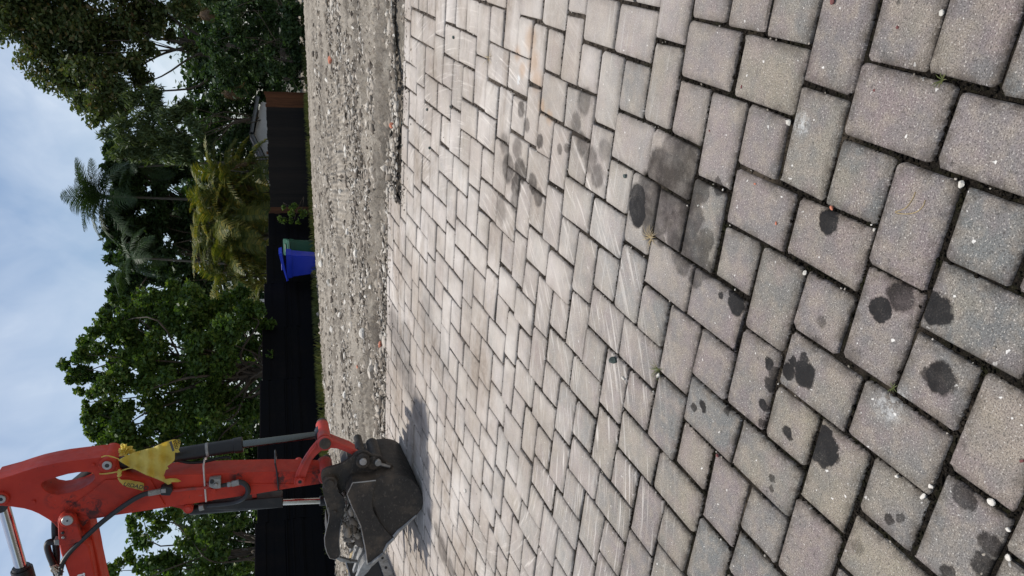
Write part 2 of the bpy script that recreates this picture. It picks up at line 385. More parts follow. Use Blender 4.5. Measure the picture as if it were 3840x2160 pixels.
def make_stone_mat(name, a, c_, d):
    mt, t, b = mat_new(name); p = pos(t); r = island(t)
    c = ramp(t, r, (0., a), (.5, c_), (1., d))
    c = mix(t, ramp(t, noise(t, p, 24, 5, .7), (.5, 0.), (.7, .45)), c, (.20, .175, .15))
    setc(t, b, c, .9, 0., .2); bump(t, b, noise(t, p, 60, 4, .6), .4, .006); return mt
M_STONE = make_stone_mat('limestone', (.17, .145, .115), (.33, .29, .24), (.70, .655, .58))
M_GRIT = make_stone_mat('grit', (.09, .073, .058), (.28, .238, .19), (.56, .505, .43))
M_WHITE_STONE = plain('white_stone', (.55, .515, .45), .9, vary=.2, scale=30)
M_DARK_STONE = plain('slate_stone', (.055, .075, .066), .75, vary=.45, scale=40, bmp=.5)
M_BRICK = plain('brick_chip', (.56, .20, .12), .9, vary=.3, scale=40, bmp=.4)
M_LEAFDRY = plain('dry_leaf', (.16, .05, .045), .8, vary=.4, scale=50)
M_STRAW = plain('dry_stem', (.36, .27, .14), .8, vary=.35, scale=40)
def make_red():
    mt, t, b = mat_new('red_paint'); p = pos(t)
    n1 = noise(t, p, 3.0, 5, .6); n2 = noise(t, p, 16, 6, .7)
    c = ramp(t, n1, (.3, (.42, .030, .018)), (.7, (.58, .052, .024)))
    c = mix(t, ramp(t, noise(t, p, 1.6, 6, .7, dist=.8), (.50, 0.), (.68, .55)), c, (.16, .030, .022))
    c = mix(t, ramp(t, noise(t, mapping(t, p, (22, 22, 90), (.4, .2, .6)), 1., 3, .6), (.68, 0.), (.74, .8)), c, (.07, .025, .02))
    c = mix(t, ramp(t, n2, (.66, 0.), (.74, .6)), c, (.30, .24, .20))
    gm = None
    for P_, r in GREASE:
        d = N(t, 'ShaderNodeVectorMath', operation='DISTANCE'); d.inputs[1].default_value = tuple(P_); t.links.new(p, d.inputs[0])
        k = mapr(t, d.outputs['Value'], r, r*.25, 0, 1, True); gm = k if gm is None else math_(t, 'MAXIMUM', gm, k)
    gf = math_(t, 'MULTIPLY', gm, ramp(t, noise(t, p, 13, 6, .75, dist=.5), (.46, 0.), (.56, 1.)))
    c = mix(t, math_(t, 'MULTIPLY', gf, .88), c, (.028, .022, .022))
    setc(t, b, c, mapr(t, n2, .3, .7, .42, .68), 0., .25); bump(t, b, n2, .08, .004); return mt
_T = RAD(15); _AN = np.array([-math.sin(_T), -math.cos(_T), 0]); _A0 = on_pave(1585, 1860)
GREASE = [(on_plane(x, y, _A0-_AN*.2, _AN), r) for x, y, r in ((345, 1905, .13), (310, 1915, .10), (265, 1890, .09), (250, 1960, .12), (265, 2000, .10), (205, 1880, .08), (1060, 1800, .10), (1180, 1760, .16), (1210, 1790, .14), (330, 1960, .10), (395, 1750, .07), (890, 1790, .07))]
M_RED = make_red()
M_RED_WORN = plain('worn_red_paint', (.50, .045, .028), .55, vary=.25, scale=9, dirt=(.055, .045, .04), dirt_amt=.85, bmp=.15)
def make_steel():
    mt, t, b = mat_new('bucket_steel'); p = pos(t)
    n1 = noise(t, p, 3.5, 6, .65); n2 = noise(t, p, 24, 5, .65)
    c = ramp(t, n1, (.3, (.022, .020, .0185)), (.52, (.046, .040, .034)), (.68, (.12, .092, .066)))
    sm = mapping(t, p, (30, 30, 140), (.5, .7, .3)); s = noise(t, sm, 1., 4, .7)
    c = mix(t, ramp(t, s, (.62, 0.), (.72, .65)), c, (.30, .27, .235))
    c = mix(t, ramp(t, n2, (.58, 0.), (.70, .45)), c, (.20, .165, .13))
    setc(t, b, c, mapr(t, n2, .3, .7, .5, .8), .3, .4); bump(t, b, n2, .25, .004); return mt
M_STEEL = make_steel()
M_EDGE = plain('worn_bright_steel', (.36, .355, .34), .5, .7, vary=.4, scale=25, dirt=(.1, .09, .075), dirt_amt=.7)
M_CHROME = plain('chrome_rod', (.62, .63, .65), .16, 1., vary=.08, scale=6, bmp=0)
M_DKCHROME = plain('dark_reflection_rod', (.11, .12, .125), .22, 1., vary=.15, scale=6, bmp=0)  # chrome with a darkened base colour, standing for dark surroundings mirrored in it
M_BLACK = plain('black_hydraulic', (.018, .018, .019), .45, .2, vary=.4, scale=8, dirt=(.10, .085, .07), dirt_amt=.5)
M_RUBBER = plain('hose_rubber', (.016, .016, .017), .5, 0., vary=.3, scale=20, bmp=.1)
M_GALV = plain('galvanised_fitting', (.32, .31, .29), .45, .7, vary=.35, scale=30)
M_PIN = plain('pin_steel', (.42, .40, .38), .45, .7, vary=.3, scale=25, dirt=(.05, .045, .04), dirt_amt=.6)
M_TIE_W = plain('white_cable_tie', (.62, .55, .50), .5, 0., vary=.2, scale=30, bmp=0)
M_WIRE = plain('pale_wire', (.55, .51, .44), .55, 0., vary=.25, scale=30, bmp=0)
M_WHITE = plain('white_lettering', (.80, .79, .77), .5, 0., vary=.12, scale=20, bmp=0)
M_INK = plain('black_print', (.015, .014, .012), .55, 0., vary=.2, scale=20, bmp=0)
M_GREY_INK = plain('grey_print', (.07, .07, .065), .55, 0., vary=.3, scale=20, bmp=0)
def make_yellow():
    mt, t, b = mat_new('yellow_plastic'); p = pos(t)
    c = ramp(t, noise(t, p, 14, 5, .65), (.3, (.74, .60, .12)), (.7, (.84, .73, .23)))
    c = mix(t, ramp(t, noise(t, p, 30, 4, .6), (.62, 0.), (.85, .2)), c, (.4, .3, .06))
    setc(t, b, c, .5, 0., .4)
    tr = t.nodes.new('ShaderNodeBsdfTranslucent'); t.links.new(c, tr.inputs[0])
    mx = t.nodes.new('ShaderNodeMixShader'); mx.inputs[0].default_value = .5
    t.links.new(b.outputs[0], mx.inputs[1]); t.links.new(tr.outputs[0], mx.inputs[2])
    o = [n for n in t.nodes if n.type == 'OUTPUT_MATERIAL'][0]; t.links.new(mx.outputs[0], o.inputs[0])
    bump(t, b, noise(t, p, 22, 3, .6), .3, .01); return mt
M_YELLOW = make_yellow()
M_BLACKFENCE = plain('black_fence_paint', (.0035, .004, .0055), .8, 0., vary=.5, scale=2.5, dirt=(.010, .008, .008), dirt_amt=.5, spec=.08)
M_FENCECAP = plain('fence_rail_wood', (.014, .007, .006), .8, 0., vary=.5, scale=4)
def make_board(name, a, b_):
    mt, t, b = mat_new(name); p = pos(t)
    oi = N(t, 'ShaderNodeObjectInfo').outputs['Random']
    g = noise(t, mapping(t, p, (14, 14, .8)), 1.5, 5, .65)
    c = ramp(t, math_(t, 'ADD', math_(t, 'MULTIPLY', g, .7), math_(t, 'MULTIPLY', oi, .3)), (.25, a), (.75, b_))
    setc(t, b, c, .8, 0., .3); bump(t, b, g, .3, .006); return mt
M_BOARD = make_board('stained_fence_board', (.035, .014, .007), (.14, .055, .022))
M_BOARD_DARK = make_board('dark_fence_board', (.004, .004, .004), (.013, .010, .008))
M_SHEDWALL = plain('white_block_wall', (.62, .62, .61), .85, 0., vary=.12, scale=3, dirt=(.35, .34, .31), dirt_amt=.5)
M_SHEDTRIM = plain('grey_fascia', (.20, .21, .21), .7, 0., vary=.2, scale=4)
M_ROOF = plain('grey_shingle', (.10, .10, .105), .9, 0., vary=.3, scale=8)
M_BLUE = plain('blue_bin_plastic', (.006, .030, .44), .42, 0., vary=.12, scale=2, bmp=0)
M_GREEN = plain('green_bin_plastic', (.006, .075, .045), .45, 0., vary=.12, scale=2, bmp=0)
M_BARK = plain('bark', (.085, .068, .052), .9, 0., vary=.45, scale=6, bmp=.5)
M_PALMTRUNK = plain('palm_trunk', (.085, .075, .06), .9, 0., vary=.3, scale=5, bmp=.4)
M_LEAF_A = leaf_mat('leaf_olive', (.030, .055, .020), (.125, .165, .055), (.26, .16, .08))
M_LEAF_W = leaf_mat('leaf_weeping', (.030, .060, .026), (.12, .165, .065))
M_LEAF_D = leaf_mat('leaf_deep', (.014, .036, .014), (.058, .105, .036))
M_LEAF_B = leaf_mat('leaf_bush', (.018, .056, .013), (.105, .180, .036), (.24, .28, .06), trans=.42)
M_FROND = leaf_mat('palm_frond', (.012, .032, .011), (.046, .085, .028), trans=.25)
M_FROND_Y = leaf_mat('areca_frond', (.04, .078, .018), (.15, .165, .034), (.36, .26, .04))
M_FROND_DEAD = leaf_mat('dead_frond', (.09, .055, .03), (.19, .125, .07), trans=.15)
M_GRASS = leaf_mat('grass_blade', (.05, .075, .02), (.13, .15, .045), (.22, .18, .08))
M_GROUND = plain('yard_ground', (.075, .07, .045), .95, 0., vary=.45, scale=1.2, bmp=.4)

# ------------------------------------------------------------------ terrain
def edge_v(u): return 4.80 if u > -1.80 else 5.13
def tz(x, y):
    """height of the dirt beyond the paving"""
    return .655-.00085*np.clip(np.asarray(y, float)-6, 0, 28)**2
def nz3(x, y, f, s):
    return (np.sin(x*f+s)*np.cos(y*f*1.13-s*2)+np.sin(x*f*2.3-s*1.7+1.1*np.sin(y*f*.7))*np.cos(y*f*2.1+s)*.5+np.sin((x+y)*f*4.1+s)*np.cos((x-y)*f*3.7)*.3)

# ground sheet reaching the horizon
gx = np.concatenate([[-700, -200, -80], np.linspace(-40, 40, 33), [80, 200, 700]]); gy = np.concatenate([[-600, -100, -20], np.linspace(-8, 60, 35), [120, 300, 900]])
V = []; F = []
for j, y in enumerate(gy):
    for i, x in enumerate(gx):
        z = -.35 if y < 20 else -.06-.0*(y)
        V.append((x, y, z))
for j in range(len(gy)-1):
    for i in range(len(gx)-1):
        a = j*len(gx)+i; F.append((a, a+1, a+len(gx)+1, a+len(gx)))
props(mesh_obj('ground', V, F, M_GROUND), kind='structure')

# dirt strip: rows follow the paving edge at the near side, then spread to the fences
NU, NR = 600, 230
V = np.zeros((NR, NU, 3))
ss = np.linspace(0, 1, NR)**2.1
for i, u in enumerate(np.linspace(-8.5, 4.4, NU)):
    ev = edge_v(u)+.012*math.sin(u*9)+.02*math.sin(u*3.1)
    P0 = pv(u, ev-.015, -.035)
    a = np.array([P0[0], P0[1]])
    fr = (u+8.5)/12.9
    far = np.array([-26+64*fr, 44.])
    for j, s in enumerate(ss):
        q = a+(far-a)*s
        V[j, i, :2] = q
        k = min(1., s/.02)
        V[j, i, 2] = P0[2]*(1-k)+float(tz(q[0], q[1]))*k
X, Y = V[..., 0], V[..., 1]
ds = np.clip((Y-V[0, :, 1][None, :])/.5, 0, 1)
amp = np.clip(ds, .12, 1)
V[..., 2] += amp*(.022*nz3(X, Y, 1.1, .3)+.020*nz3(X, Y, 3.7, 1.9)+.016*nz3(X, Y, 9.3, 4.1)+.013*rng.normal(size=X.shape)*np.clip(ds, .3, 1))
# spoil ridge thrown up against the black fence and a shallow berm by the paving
idx = np.arange(NR*NU).reshape(NR, NU)
F = np.stack([idx[:-1, :-1], idx[:-1, 1:], idx[1:, 1:], idx[1:, :-1]], -1).reshape(-1, 4)
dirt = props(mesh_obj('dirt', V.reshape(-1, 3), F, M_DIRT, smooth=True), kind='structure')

# ------------------------------------------------------------------ driveway of pavers
PATTERN = [(0,2,2,2),(0,4,3,2),(0,6,2,2),(2,1,2,3),(2,6,2,3),(3,4,3,2),(4,0,3,2),(4,2,2,2),(4,6,2,2),(6,2,2,3),(6,5,2,3),(7,0,3,2)]
KU = [-0.215, 0.796, 0.0213, 0.0003, 0.0405, -0.0132, -0.0001, -0.0116, 0.0011, 0.0033]
KV = [0.6247, 0.0023, 0.7623, -0.0114, -0.0152, 0.0402, -0.0024, 0.002, -0.0035, -0.0129]
def cub(k, a, b): return sum(c*q for c, q in zip(k, (1, a, b, a*a, a*b, b*b, a*a*b, a*b*b, a**3, b**3)))
def lat_u(i, j):
    ic, jc = min(max(i, -33), 2), min(max(j, -2), 31)
    return .0835*i-.1953+cub(KU, ic/10, jc/10)-(.0835*ic-.1953)
def lat_v(i, j):
    ic, jc = min(max(i, -33), 2), min(max(j, -2), 31)
    return .07944*j+.619+cub(KV, ic/10, jc/10)-(.07944*jc+.619)
tones = [((.245, .205, .192), 5), ((.228, .195, .186), 4), ((.235, .215, .182), 4), ((.275, .240, .185), 2), ((.165, .167, .158), 3), ((.208, .190, .172), 3), ((.27, .225, .195), 2)]
tl = [c for c, k in tones for _ in range(k)]
def paver_geo(u0, u1, v0, v1, tilt, dz):
    """rounded, worn block: skirt, shoulder and a slightly irregular top"""
    V = []; F = []
    rc = .0055+rng.random()*.008
    def ringpts(ins, z, jit):
        out = []
        a0, a1, b0, b1 = u0+ins, u1-ins, v0+ins, v1-ins
        r = max(rc-ins*.3, .004) if ins < .02 else .02
        for (cx, cy, s0) in ((a1-r, b1-r, 0), (a0+r, b1-r, 90), (a0+r, b0+r, 180), (a1-r, b0+r, 270)):
            for q in (0, 45, 90):
                an = RAD(s0+q); out.append((cx+r*math.cos(an), cy+r*math.sin(an), z))
        mu, mv = (u0+u1)/2, (v0+v1)/2
        res = []
        for k, (x, y, zz) in enumerate(out):
            res.append((x+jit[k % len(jit)][0], y+jit[k % len(jit)][1], zz+dz+tilt[0]*(x-mu)+tilt[1]*(y-mv)))
        return res
    jit = [tuple(rng.normal(0, .0019, 2)) for _ in range(12)]
    rings = [ringpts(0, -.05, jit), ringpts(.0008, -.0045, jit), ringpts(.0055, 0, jit), ringpts(.030, .0006, [(0, 0)])]
    for r in rings: V += r
    for k in range(3):
        for i in range(12): F.append((k*12+i, k*12+(i+1) % 12, (k+1)*12+(i+1) % 12, (k+1)*12+i))
    F.append(tuple(36+i for i in range(12)))
    return V, F
pavers = []
for I in range(-11, 7):
    for J in range(-3, 9):
        for (a, b, wu, wv) in PATTERN:
            i0, j0 = I*8+a, J*8+b
            jc, ic = j0+wv/2, i0+wu/2
            u0, u1, v0, v1 = lat_u(i0, jc), lat_u(i0+wu, jc), lat_v(ic, j0), lat_v(ic, j0+wv)
            uc, vc = (u0+u1)/2, (v0+v1)/2
            if uc < -6.8 or uc > 3.6 or vc < -.5: continue
            lim = edge_v(uc)
            if v0 > lim-.05: continue
            v1 = min(v1, lim)
            d = pv(uc, vc)-CAM
            X_, Y_ = -float(d@UP), float(d@RT); zc = float(d@FW)
            zs = max(zc, .3); px, py = 1920+FPX*X_/zs, 1080-FPX*Y_/zs
            inview = zc > .3 and -60 < py < 2220 and px < 3920
            area = (FPX/zs)**2*abs(float(d/np.linalg.norm(d)@PN))*(u1-u0)*(v1-v0)
            pavers.append((inview, area, u0, u1, v0, v1))
pavers.sort(key=lambda p: (not p[0], -p[1]))
bm_base = bmesh.new()
us, vvs = np.linspace(-6.9, 3.7, 440), np.linspace(-.6, 5.12, 260)
UU, VV = np.meshgrid(us, vvs)
hb = -.0105+.0035*np.sin(UU*9+1.7*np.sin(VV*6))*np.cos(VV*11-UU*3)+.0022*np.sin(UU*31+VV*17)*np.cos(VV*29-UU*13)+rng.normal(0, .0012, UU.shape)
hb = np.clip(hb, -.017, -.0068)
lim_ = np.where(UU > -1.82, 4.79, 5.12); hb = np.where(VV > lim_-.01, -.09, hb)
V = (PO[None, None]+EU*UU[..., None]+EV*np.minimum(VV, lim_)[..., None]+PN*hb[..., None]).reshape(-1, 3)
ix = np.arange(UU.size).reshape(UU.shape); F = np.stack([ix[:-1, :-1], ix[:-1, 1:], ix[1:, 1:], ix[1:, :-1]], -1).reshape(-1, 4)
driveway = props(mesh_obj('driveway', V, F, M_JOINT), kind='structure')
def add_tint(me, cols):
    ca = me.color_attributes.new('tint', 'FLOAT_COLOR', 'POINT')
    ca.data.foreach_set('color', np.asarray(cols).astype(np.float32).ravel())
SV, SF, SC = [], [], []
for k, (inv, area, u0, u1, v0, v1) in enumerate(pavers):
    g = .0034+rng.random()*.0030
    sh = rng.normal(0, .0022, 2)
    t0 = tl[int(rng.integers(len(tl)))]; br = rng.normal(1, .05)
    V, F = paver_geo(u0+g+sh[0], u1-g+sh[0], v0+g+sh[1], v1-g+sh[1], np.clip(rng.normal(0, .006, 2), -.012, .012), float(np.clip(rng.normal(0, .0015), -.003, .003)))
    W = [pv(*p) for p in V]
    col = np.concatenate([np.tile(np.array(t0)*br, (len(W), 1)), np.repeat([1., 1., .85, 0.], 12)[:, None]], 1)
    if inv and k < 300:
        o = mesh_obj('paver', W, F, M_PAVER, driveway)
        add_tint(o.data, col)
        o.data.polygons.foreach_set('use_smooth', [True]*36+[True])
    else:
        b0 = len(SV); SV += W; SF += [tuple(i+b0 for i in f) for f in F]; SC.append(col)
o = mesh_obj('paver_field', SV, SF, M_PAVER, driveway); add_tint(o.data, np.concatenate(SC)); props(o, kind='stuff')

# loose joint sand, moss and grit standing in the joints
def stone_verts(n_, rough=.25):
    ico = bmesh.new(); bmesh.ops.create_icosphere(ico, subdivisions=1, radius=1)
    base = np.array([v.co[:] for v in ico.verts]); fc = np.array([[v.index for v in f.verts] for f in ico.faces]); ico.free()
    return base, fc
ICO_V, ICO_F = stone_verts(1)
def scatter_stones(name, P, size, mat, parent=None, flat=.65, rough=.3, seed=1, normal=None, sink=.3):
    r = np.random.default_rng(seed); n = len(P)
    sz = size[:, None, None]
    v = ICO_V[None]*(1+r.normal(0, rough, (n, 12, 1)))
    v = v*np.array([1, 1, flat])*r.uniform(.6, 1.4, (n, 1, 3))
    a = r.uniform(0, 6.28, n); c, s = np.cos(a), np.sin(a)
    x = v[..., 0]*c[:, None]-v[..., 1]*s[:, None]; y = v[..., 0]*s[:, None]+v[..., 1]*c[:, None]
    v = np.stack([x, y, v[..., 2]], -1)*sz
    v = v+P[:, None, :]+np.array([0, 0, 1])*(size*flat*(.6-sink))[:, None, None]
    f = (ICO_F[None]+(np.arange(n)*12)[:, None, None]).reshape(-1, 3)
    return mesh_obj(name, v.reshape(-1, 3), f, mat, parent)
pts = []
for inv, area, u0, u1, v0, v1 in pavers[:260]:
    for _ in range(110):
        if rng.random() < .5: q = (rng.uniform(u0, u1), random.choice((v0, v1))+rng.normal(0, .0048))
        else: q = (random.choice((u0, u1))+rng.normal(0, .0048), rng.uniform(v0, v1))
        if math.sin(q[0]*11+1.3*math.sin(q[1]*7))+math.cos(q[1]*13+q[0]*5) > rng.uniform(-2.2, 1.2): pts.append(pv(q[0], q[1], -.0075))
P = np.array(pts); 
props(scatter_stones('joint_grit', P, rng.uniform(.0018, .0048, len(P)), M_JOINT, driveway, rough=.35, seed=3), kind='stuff')
pts = []
for inv, area, u0, u1, v0, v1 in pavers[:420]:
    for _ in range(3):
        if rng.random() < .7: q = (random.choice((u0, u1))+rng.normal(0, .004), rng.uniform(v0, v1))
        else: q = (rng.uniform(u0, u1), rng.uniform(v0, v1))
        if rng.random() < .5: pts.append(pv(q[0], q[1], -.002))
P = np.array(pts)
props(scatter_stones('loose_grit', P, rng.uniform(.0014, .0040, len(P))**1., M_STONE, None, rough=.3, seed=4), 'pale loose grit scattered over the paver joints', 'grit', kind='stuff')

# ------------------------------------------------------------------ foliage builders
def leaf_quads(C, size, r, droop=0., aspect=.5, up=None):
    """one folded leaf per centre; returns vertices (n,4,3)"""
    n = len(C)
    d = r.normal(size=(n, 3)); d[:, 2] = d[:, 2]*(.7 if droop == 0 else .35)-droop
    d /= np.linalg.norm(d, axis=1, keepdims=True)
    q = r.normal(size=(n, 3)); s = np.cross(d, q); s /= np.maximum(np.linalg.norm(s, axis=1, keepdims=True), 1e-6)
    nrm = np.cross(d, s)
    L = size[:, None]
    a = C-d*L*.5; b = C+d*L*.5
    m = C+nrm*L*.08
    return np.stack([a, m+s*L*aspect*.5, b, m-s*L*aspect*.5], 1)
def leaves_obj(name, Q, mat, parent):
    n = len(Q); return mesh_obj(name, Q.reshape(-1, 3), np.arange(n*4).reshape(n, 4), mat, parent)
def clump_points(c, rad, n, r, shell=.45):
    d = r.normal(size=(n, 3)); d /= np.linalg.norm(d, axis=1, keepdims=True)
    k = r.random(n)**.5*(1-shell)+shell
    # lumpy outline
    k *= 1+.28*np.sin(d[:, 0]*5+c[0]*3)*np.cos(d[:, 2]*5+c[1]*2)+.12*r.normal(size=n)
    return c+d*rad*k[:, None]*np.array([1, .8, 1])
def tree(name, label, cat, clumps, depth, mat, leaf, base, trunk_r, dens=1., droop=0., aspect=.5, group=None, jitter=1., seed=0, limbs=True, shell=.3, clump_twigs=True):
    """clumps: (x, y, radius) in photograph pixels at this depth; base: ground point of the trunk"""
    r = np.random.default_rng(seed+11)
    root = empty(name, base, label, cat, group)
    Q = []; cents = []
    for (x, y, rp) in clumps:
        D = depth+r.uniform(-1, 1)*jitter
        c = at(x, y, D); R = rp*D/FPX
        cents.append((c, R))
        n = int(dens*62*(R/leaf)**1.75)+12
        # sub-clumps give light and dark tufts
        ns = max(3, int(7*R/ max(leaf*5, .3)))
        subs = clump_points(c, R*.72, ns, r, .35)
        per = max(4, n//(ns))
        for sc_ in subs:
            pp = clump_points(sc_, R*.46, per, r, .15)
            Q.append(leaf_quads(pp, leaf*r.uniform(.6, 1.25, len(pp)), r, droop, aspect))
    leaves_obj('crown', np.concatenate(Q), mat, root)
    TV, TF = [], []
    def add(pts, rad, n=7):
        V, F = tube_data(pts, rad, n); b = len(TV); TV.extend(V); TF.extend([tuple(i+b for i in f) for f in F])
    b0 = np.array(base, float); cs = [c for c, R in cents]
    mid = np.mean(cs, 0); top = b0+(mid-b0)*np.array([.55, .55, .55])
    pts = catmull([b0-[0, 0, .2], b0+(top-b0)*.5+r.normal(0, .12, 3), top], 5)
    add(pts, np.linspace(trunk_r, trunk_r*.6, len(pts)), 9)
    if limbs:
        for c, R in cents:
            if r.random() < .45: continue
            st = pts[int(len(pts)*r.uniform(.45, .98))] if r.random() < .8 else pts[-1]
            lp = catmull([st, st*.7+c*.3+r.normal(0, .35, 3), st*.35+c*.65+r.normal(0, .35, 3), c], 4)
            add(lp, np.linspace(trunk_r*.26, trunk_r*.04, len(lp)), 5)
    mesh_obj('trunk', TV, TF, M_BARK, root, smooth=True)
    return root
def frond_mesh(length, sag, leaflet, n, width, r, v_fold=.35, droop=.35, name='frond'):
    """a feather palm leaf growing along +X, sagging in -Z"""
    V = []; F = []
    ts = np.linspace(0, 1, 12)
    sp = np.array([[length*(t-.12*t*t*sag), 0, length*(.28*t*sag-.75*sag*t*t)] for t in ts])
    tv, tf = tube_data(list(sp), list(np.linspace(.022, .006, 12)*length/2), 4); V += tv; F += tf
    for k in range(n):
        t = .12+.87*k/n; i = min(int(t*11), 10); f_ = t*11-i
        p = sp[i]*(1-f_)+sp[i+1]*f_; tg = sp[i+1]-sp[i]; tg /= np.linalg.norm(tg)
        ll = leaflet*length*(math.sin(math.pi*min(t*.9+.12, 1))**.6)*r.uniform(.85, 1.1)
        for s in (-1, 1):
            d = np.array([.62*tg[0], s*1., .62*tg[2]+v_fold])+r.normal(0, .08, 3); d /= np.linalg.norm(d)
            e = p+d*ll*.55; e2 = p+d*ll+np.array([0, 0, -droop*ll])
            wv = tg*width*length
            b = len(V); V += [p-wv*.4, p+wv*.4, e+wv*.5, e-wv*.5, e2]
            F += [(b, b+1, b+2, b+3), (b+3, b+2, b+4)]
    me = bpy.data.meshes.new(name); me.from_pydata([tuple(map(float, p)) for p in V], [], F); me.update()
    return me
RF = np.random.default_rng(5)
FR_COCO = [frond_mesh(2.5, s, .32, 44, .017, RF, .2, .45) for s in (.55, .8, 1.05, 1.3)]
FR_ARECA = [frond_mesh(2.1, s, .29, 36, .022, RF, .45, .5) for s in (.7, 1., 1.3)]
def palm(name, label, base, crown, mat, frs, n, tmat, tr, group=None, seed=0, scale=1., el=(-25, 70), dead=0, stems=None, az=(0, 360)):
    r = np.random.default_rng(seed)
    root = empty(name, base, label, 'palm', group)
    b, c = np.array(base, float), np.array(crown, float)
    if stems is None: stems = [(b, c)]
    for (p0, p1) in stems:
        p0, p1 = np.array(p0, float), np.array(p1, float)
        pts = catmull([p0-[0, 0, .1], (p0+p1)/2+r.normal(0, .06, 3), p1], 5)
        V, F = tube_data(pts, list(np.linspace(tr, tr*.75, len(pts))), 8)
        mesh_obj('trunk', V, F, tmat, root, smooth=True)
    for k in range(n):
        st = stems[k % len(stems)][1]
        me = frs[int(r.integers(len(frs)))]
        isdead = k < dead
        if isdead: me = me.copy(); me.materials.clear(); me.materials.append(M_FROND_DEAD)
        o = bpy.data.objects.new('dead_frond' if isdead else 'frond', me); COL.objects.link(o)
        if not me.materials: me.materials.append(mat)
        o.parent = root
        a = az[0]+(az[1]-az[0])*((k*0.618034+r.uniform(-.05, .05)) % 1); e = r.uniform(*el) if not isdead else r.uniform(-75, -45)
        o.rotation_euler = (r.uniform(-.4, .4), -RAD(e), RAD(a)); o.location = tuple(np.array(st)-b)
        o.scale = (scale*r.uniform(.85, 1.12),)*3
        if me.materials[0] is not mat and not isdead:
            o.data = me.copy(); o.data.materials.clear(); o.data.materials.append(mat)
    return root

def gp(x, y, Y):                      # ground point under a pixel column at depth Y
    p = at(x, y, Y); return np.array([p[0], p[1], float(tz(p[0], p[1]))])

# ------------------------------------------------------------------ fences
FA = np.array([*at(1267, 2160, 18)[:2]]); FB = np.array([*at(1185, 800, 33)[:2]])
FA = FB+(FA-FB)*1.35
BR = np.array([*at(1145, 356, 33.2)[:2]])
def fz(p): return float(tz(p[0], p[1]))
fence = empty('black_fence', (FB[0], FB[1], fz(FB)), 'long black painted board fence behind the blue bin and the excavator', 'fence')
fd = FB-FA; flen = np.linalg.norm(fd); fd /= flen; fang = math.atan2(fd[1], fd[0]); fn = np.array([fd[1], -fd[0]])
HF = 1.76
npan = int(flen/2.44)
pw = flen/npan
for i in range(npan):
    c = FA+fd*(i+.5)*pw; z0 = fz(c)+.02
    tl_ = rng.normal(0, .008)
    bm = bmesh.new()                          # boards of one bay, lapped
    nb = 8; bh = HF/nb
    for k in range(nb):
        bm = bmesh.new()
        bm_box(bm, (c[0]+fn[0]*(.0235*(k % 2)), c[1]+fn[1]*(.0235*(k % 2)), z0+bh*(k+.5)), (pw-.004, .022, bh+.012), fang)
        bm_obj('board', bm, M_BLACKFENCE, fence)
    if i % 1 == 0:
        p = FA+fd*i*pw; bm = bmesh.new(); bm_box(bm, (p[0]-fn[0]*.06, p[1]-fn[1]*.06, fz(p)+HF*.5), (.09, .09, HF+.04), fang); bm_obj('post', bm, M_BLACKFENCE, fence)
    for hz, hh_ in ((.42, .10), (.52, .05), (.60, .03)):
        bm = bmesh.new(); bm_box(bm, (c[0]+fn[0]*.032, c[1]+fn[1]*.032, z0+HF*hz), (pw-.02, .03, hh_), fang); bm_obj('rail', bm, M_BLACKFENCE, fence, bevel=.004)
    bm = bmesh.new(); bm_box(bm, (c[0], c[1], z0+HF+.012), (pw-.004, .05, .022), fang); bm_obj('cap', bm, M_FENCECAP, fence)

wood = empty('wooden_fence', (BR[0], BR[1], fz(BR)), 'brown vertical board fence with dark middle boards before the white shed', 'fence')
wd = BR-FB; wl = np.linalg.norm(wd); wd /= wl; wang = math.atan2(wd[1], wd[0]); wn = np.array([wd[1], -wd[0]])
nb = 36; bw = wl/nb
for i in range(nb):
    c = FB+wd*(i+.5)*bw; fr = i/nb
    dark = 1 < i < 32
    hgt = 1.72+rng.normal(0, .012)
    bm = bmesh.new(); bm_box(bm, (c[0]+wn[0]*rng.uniform(0, .012), c[1]+wn[1]*rng.uniform(0, .012), fz(c)+.04+hgt/2), (bw-.002, .02, hgt), wang+rng.normal(0, .02))
    bm_obj('board', bm, M_BOARD_DARK if dark else M_BOARD, wood)
for hz in (.35, 1.45):
    bm = bmesh.new(); c = (FB+BR)/2; bm_box(bm, (c[0]-wn[0]*.04, c[1]-wn[1]*.04, fz(c)+hz), (wl, .04, .09), wang); bm_obj('rail', bm, M_BOARD, wood)
for p in (FB, (FB+BR)/2, BR):
    bm = bmesh.new(); bm_box(bm, (p[0]-wn[0]*.07+wd[0]*.05, p[1]-wn[1]*.07+wd[1]*.05, fz(p)+.9), (.11, .11, 1.84), wang); bm_obj('post', bm, M_BOARD, wood)

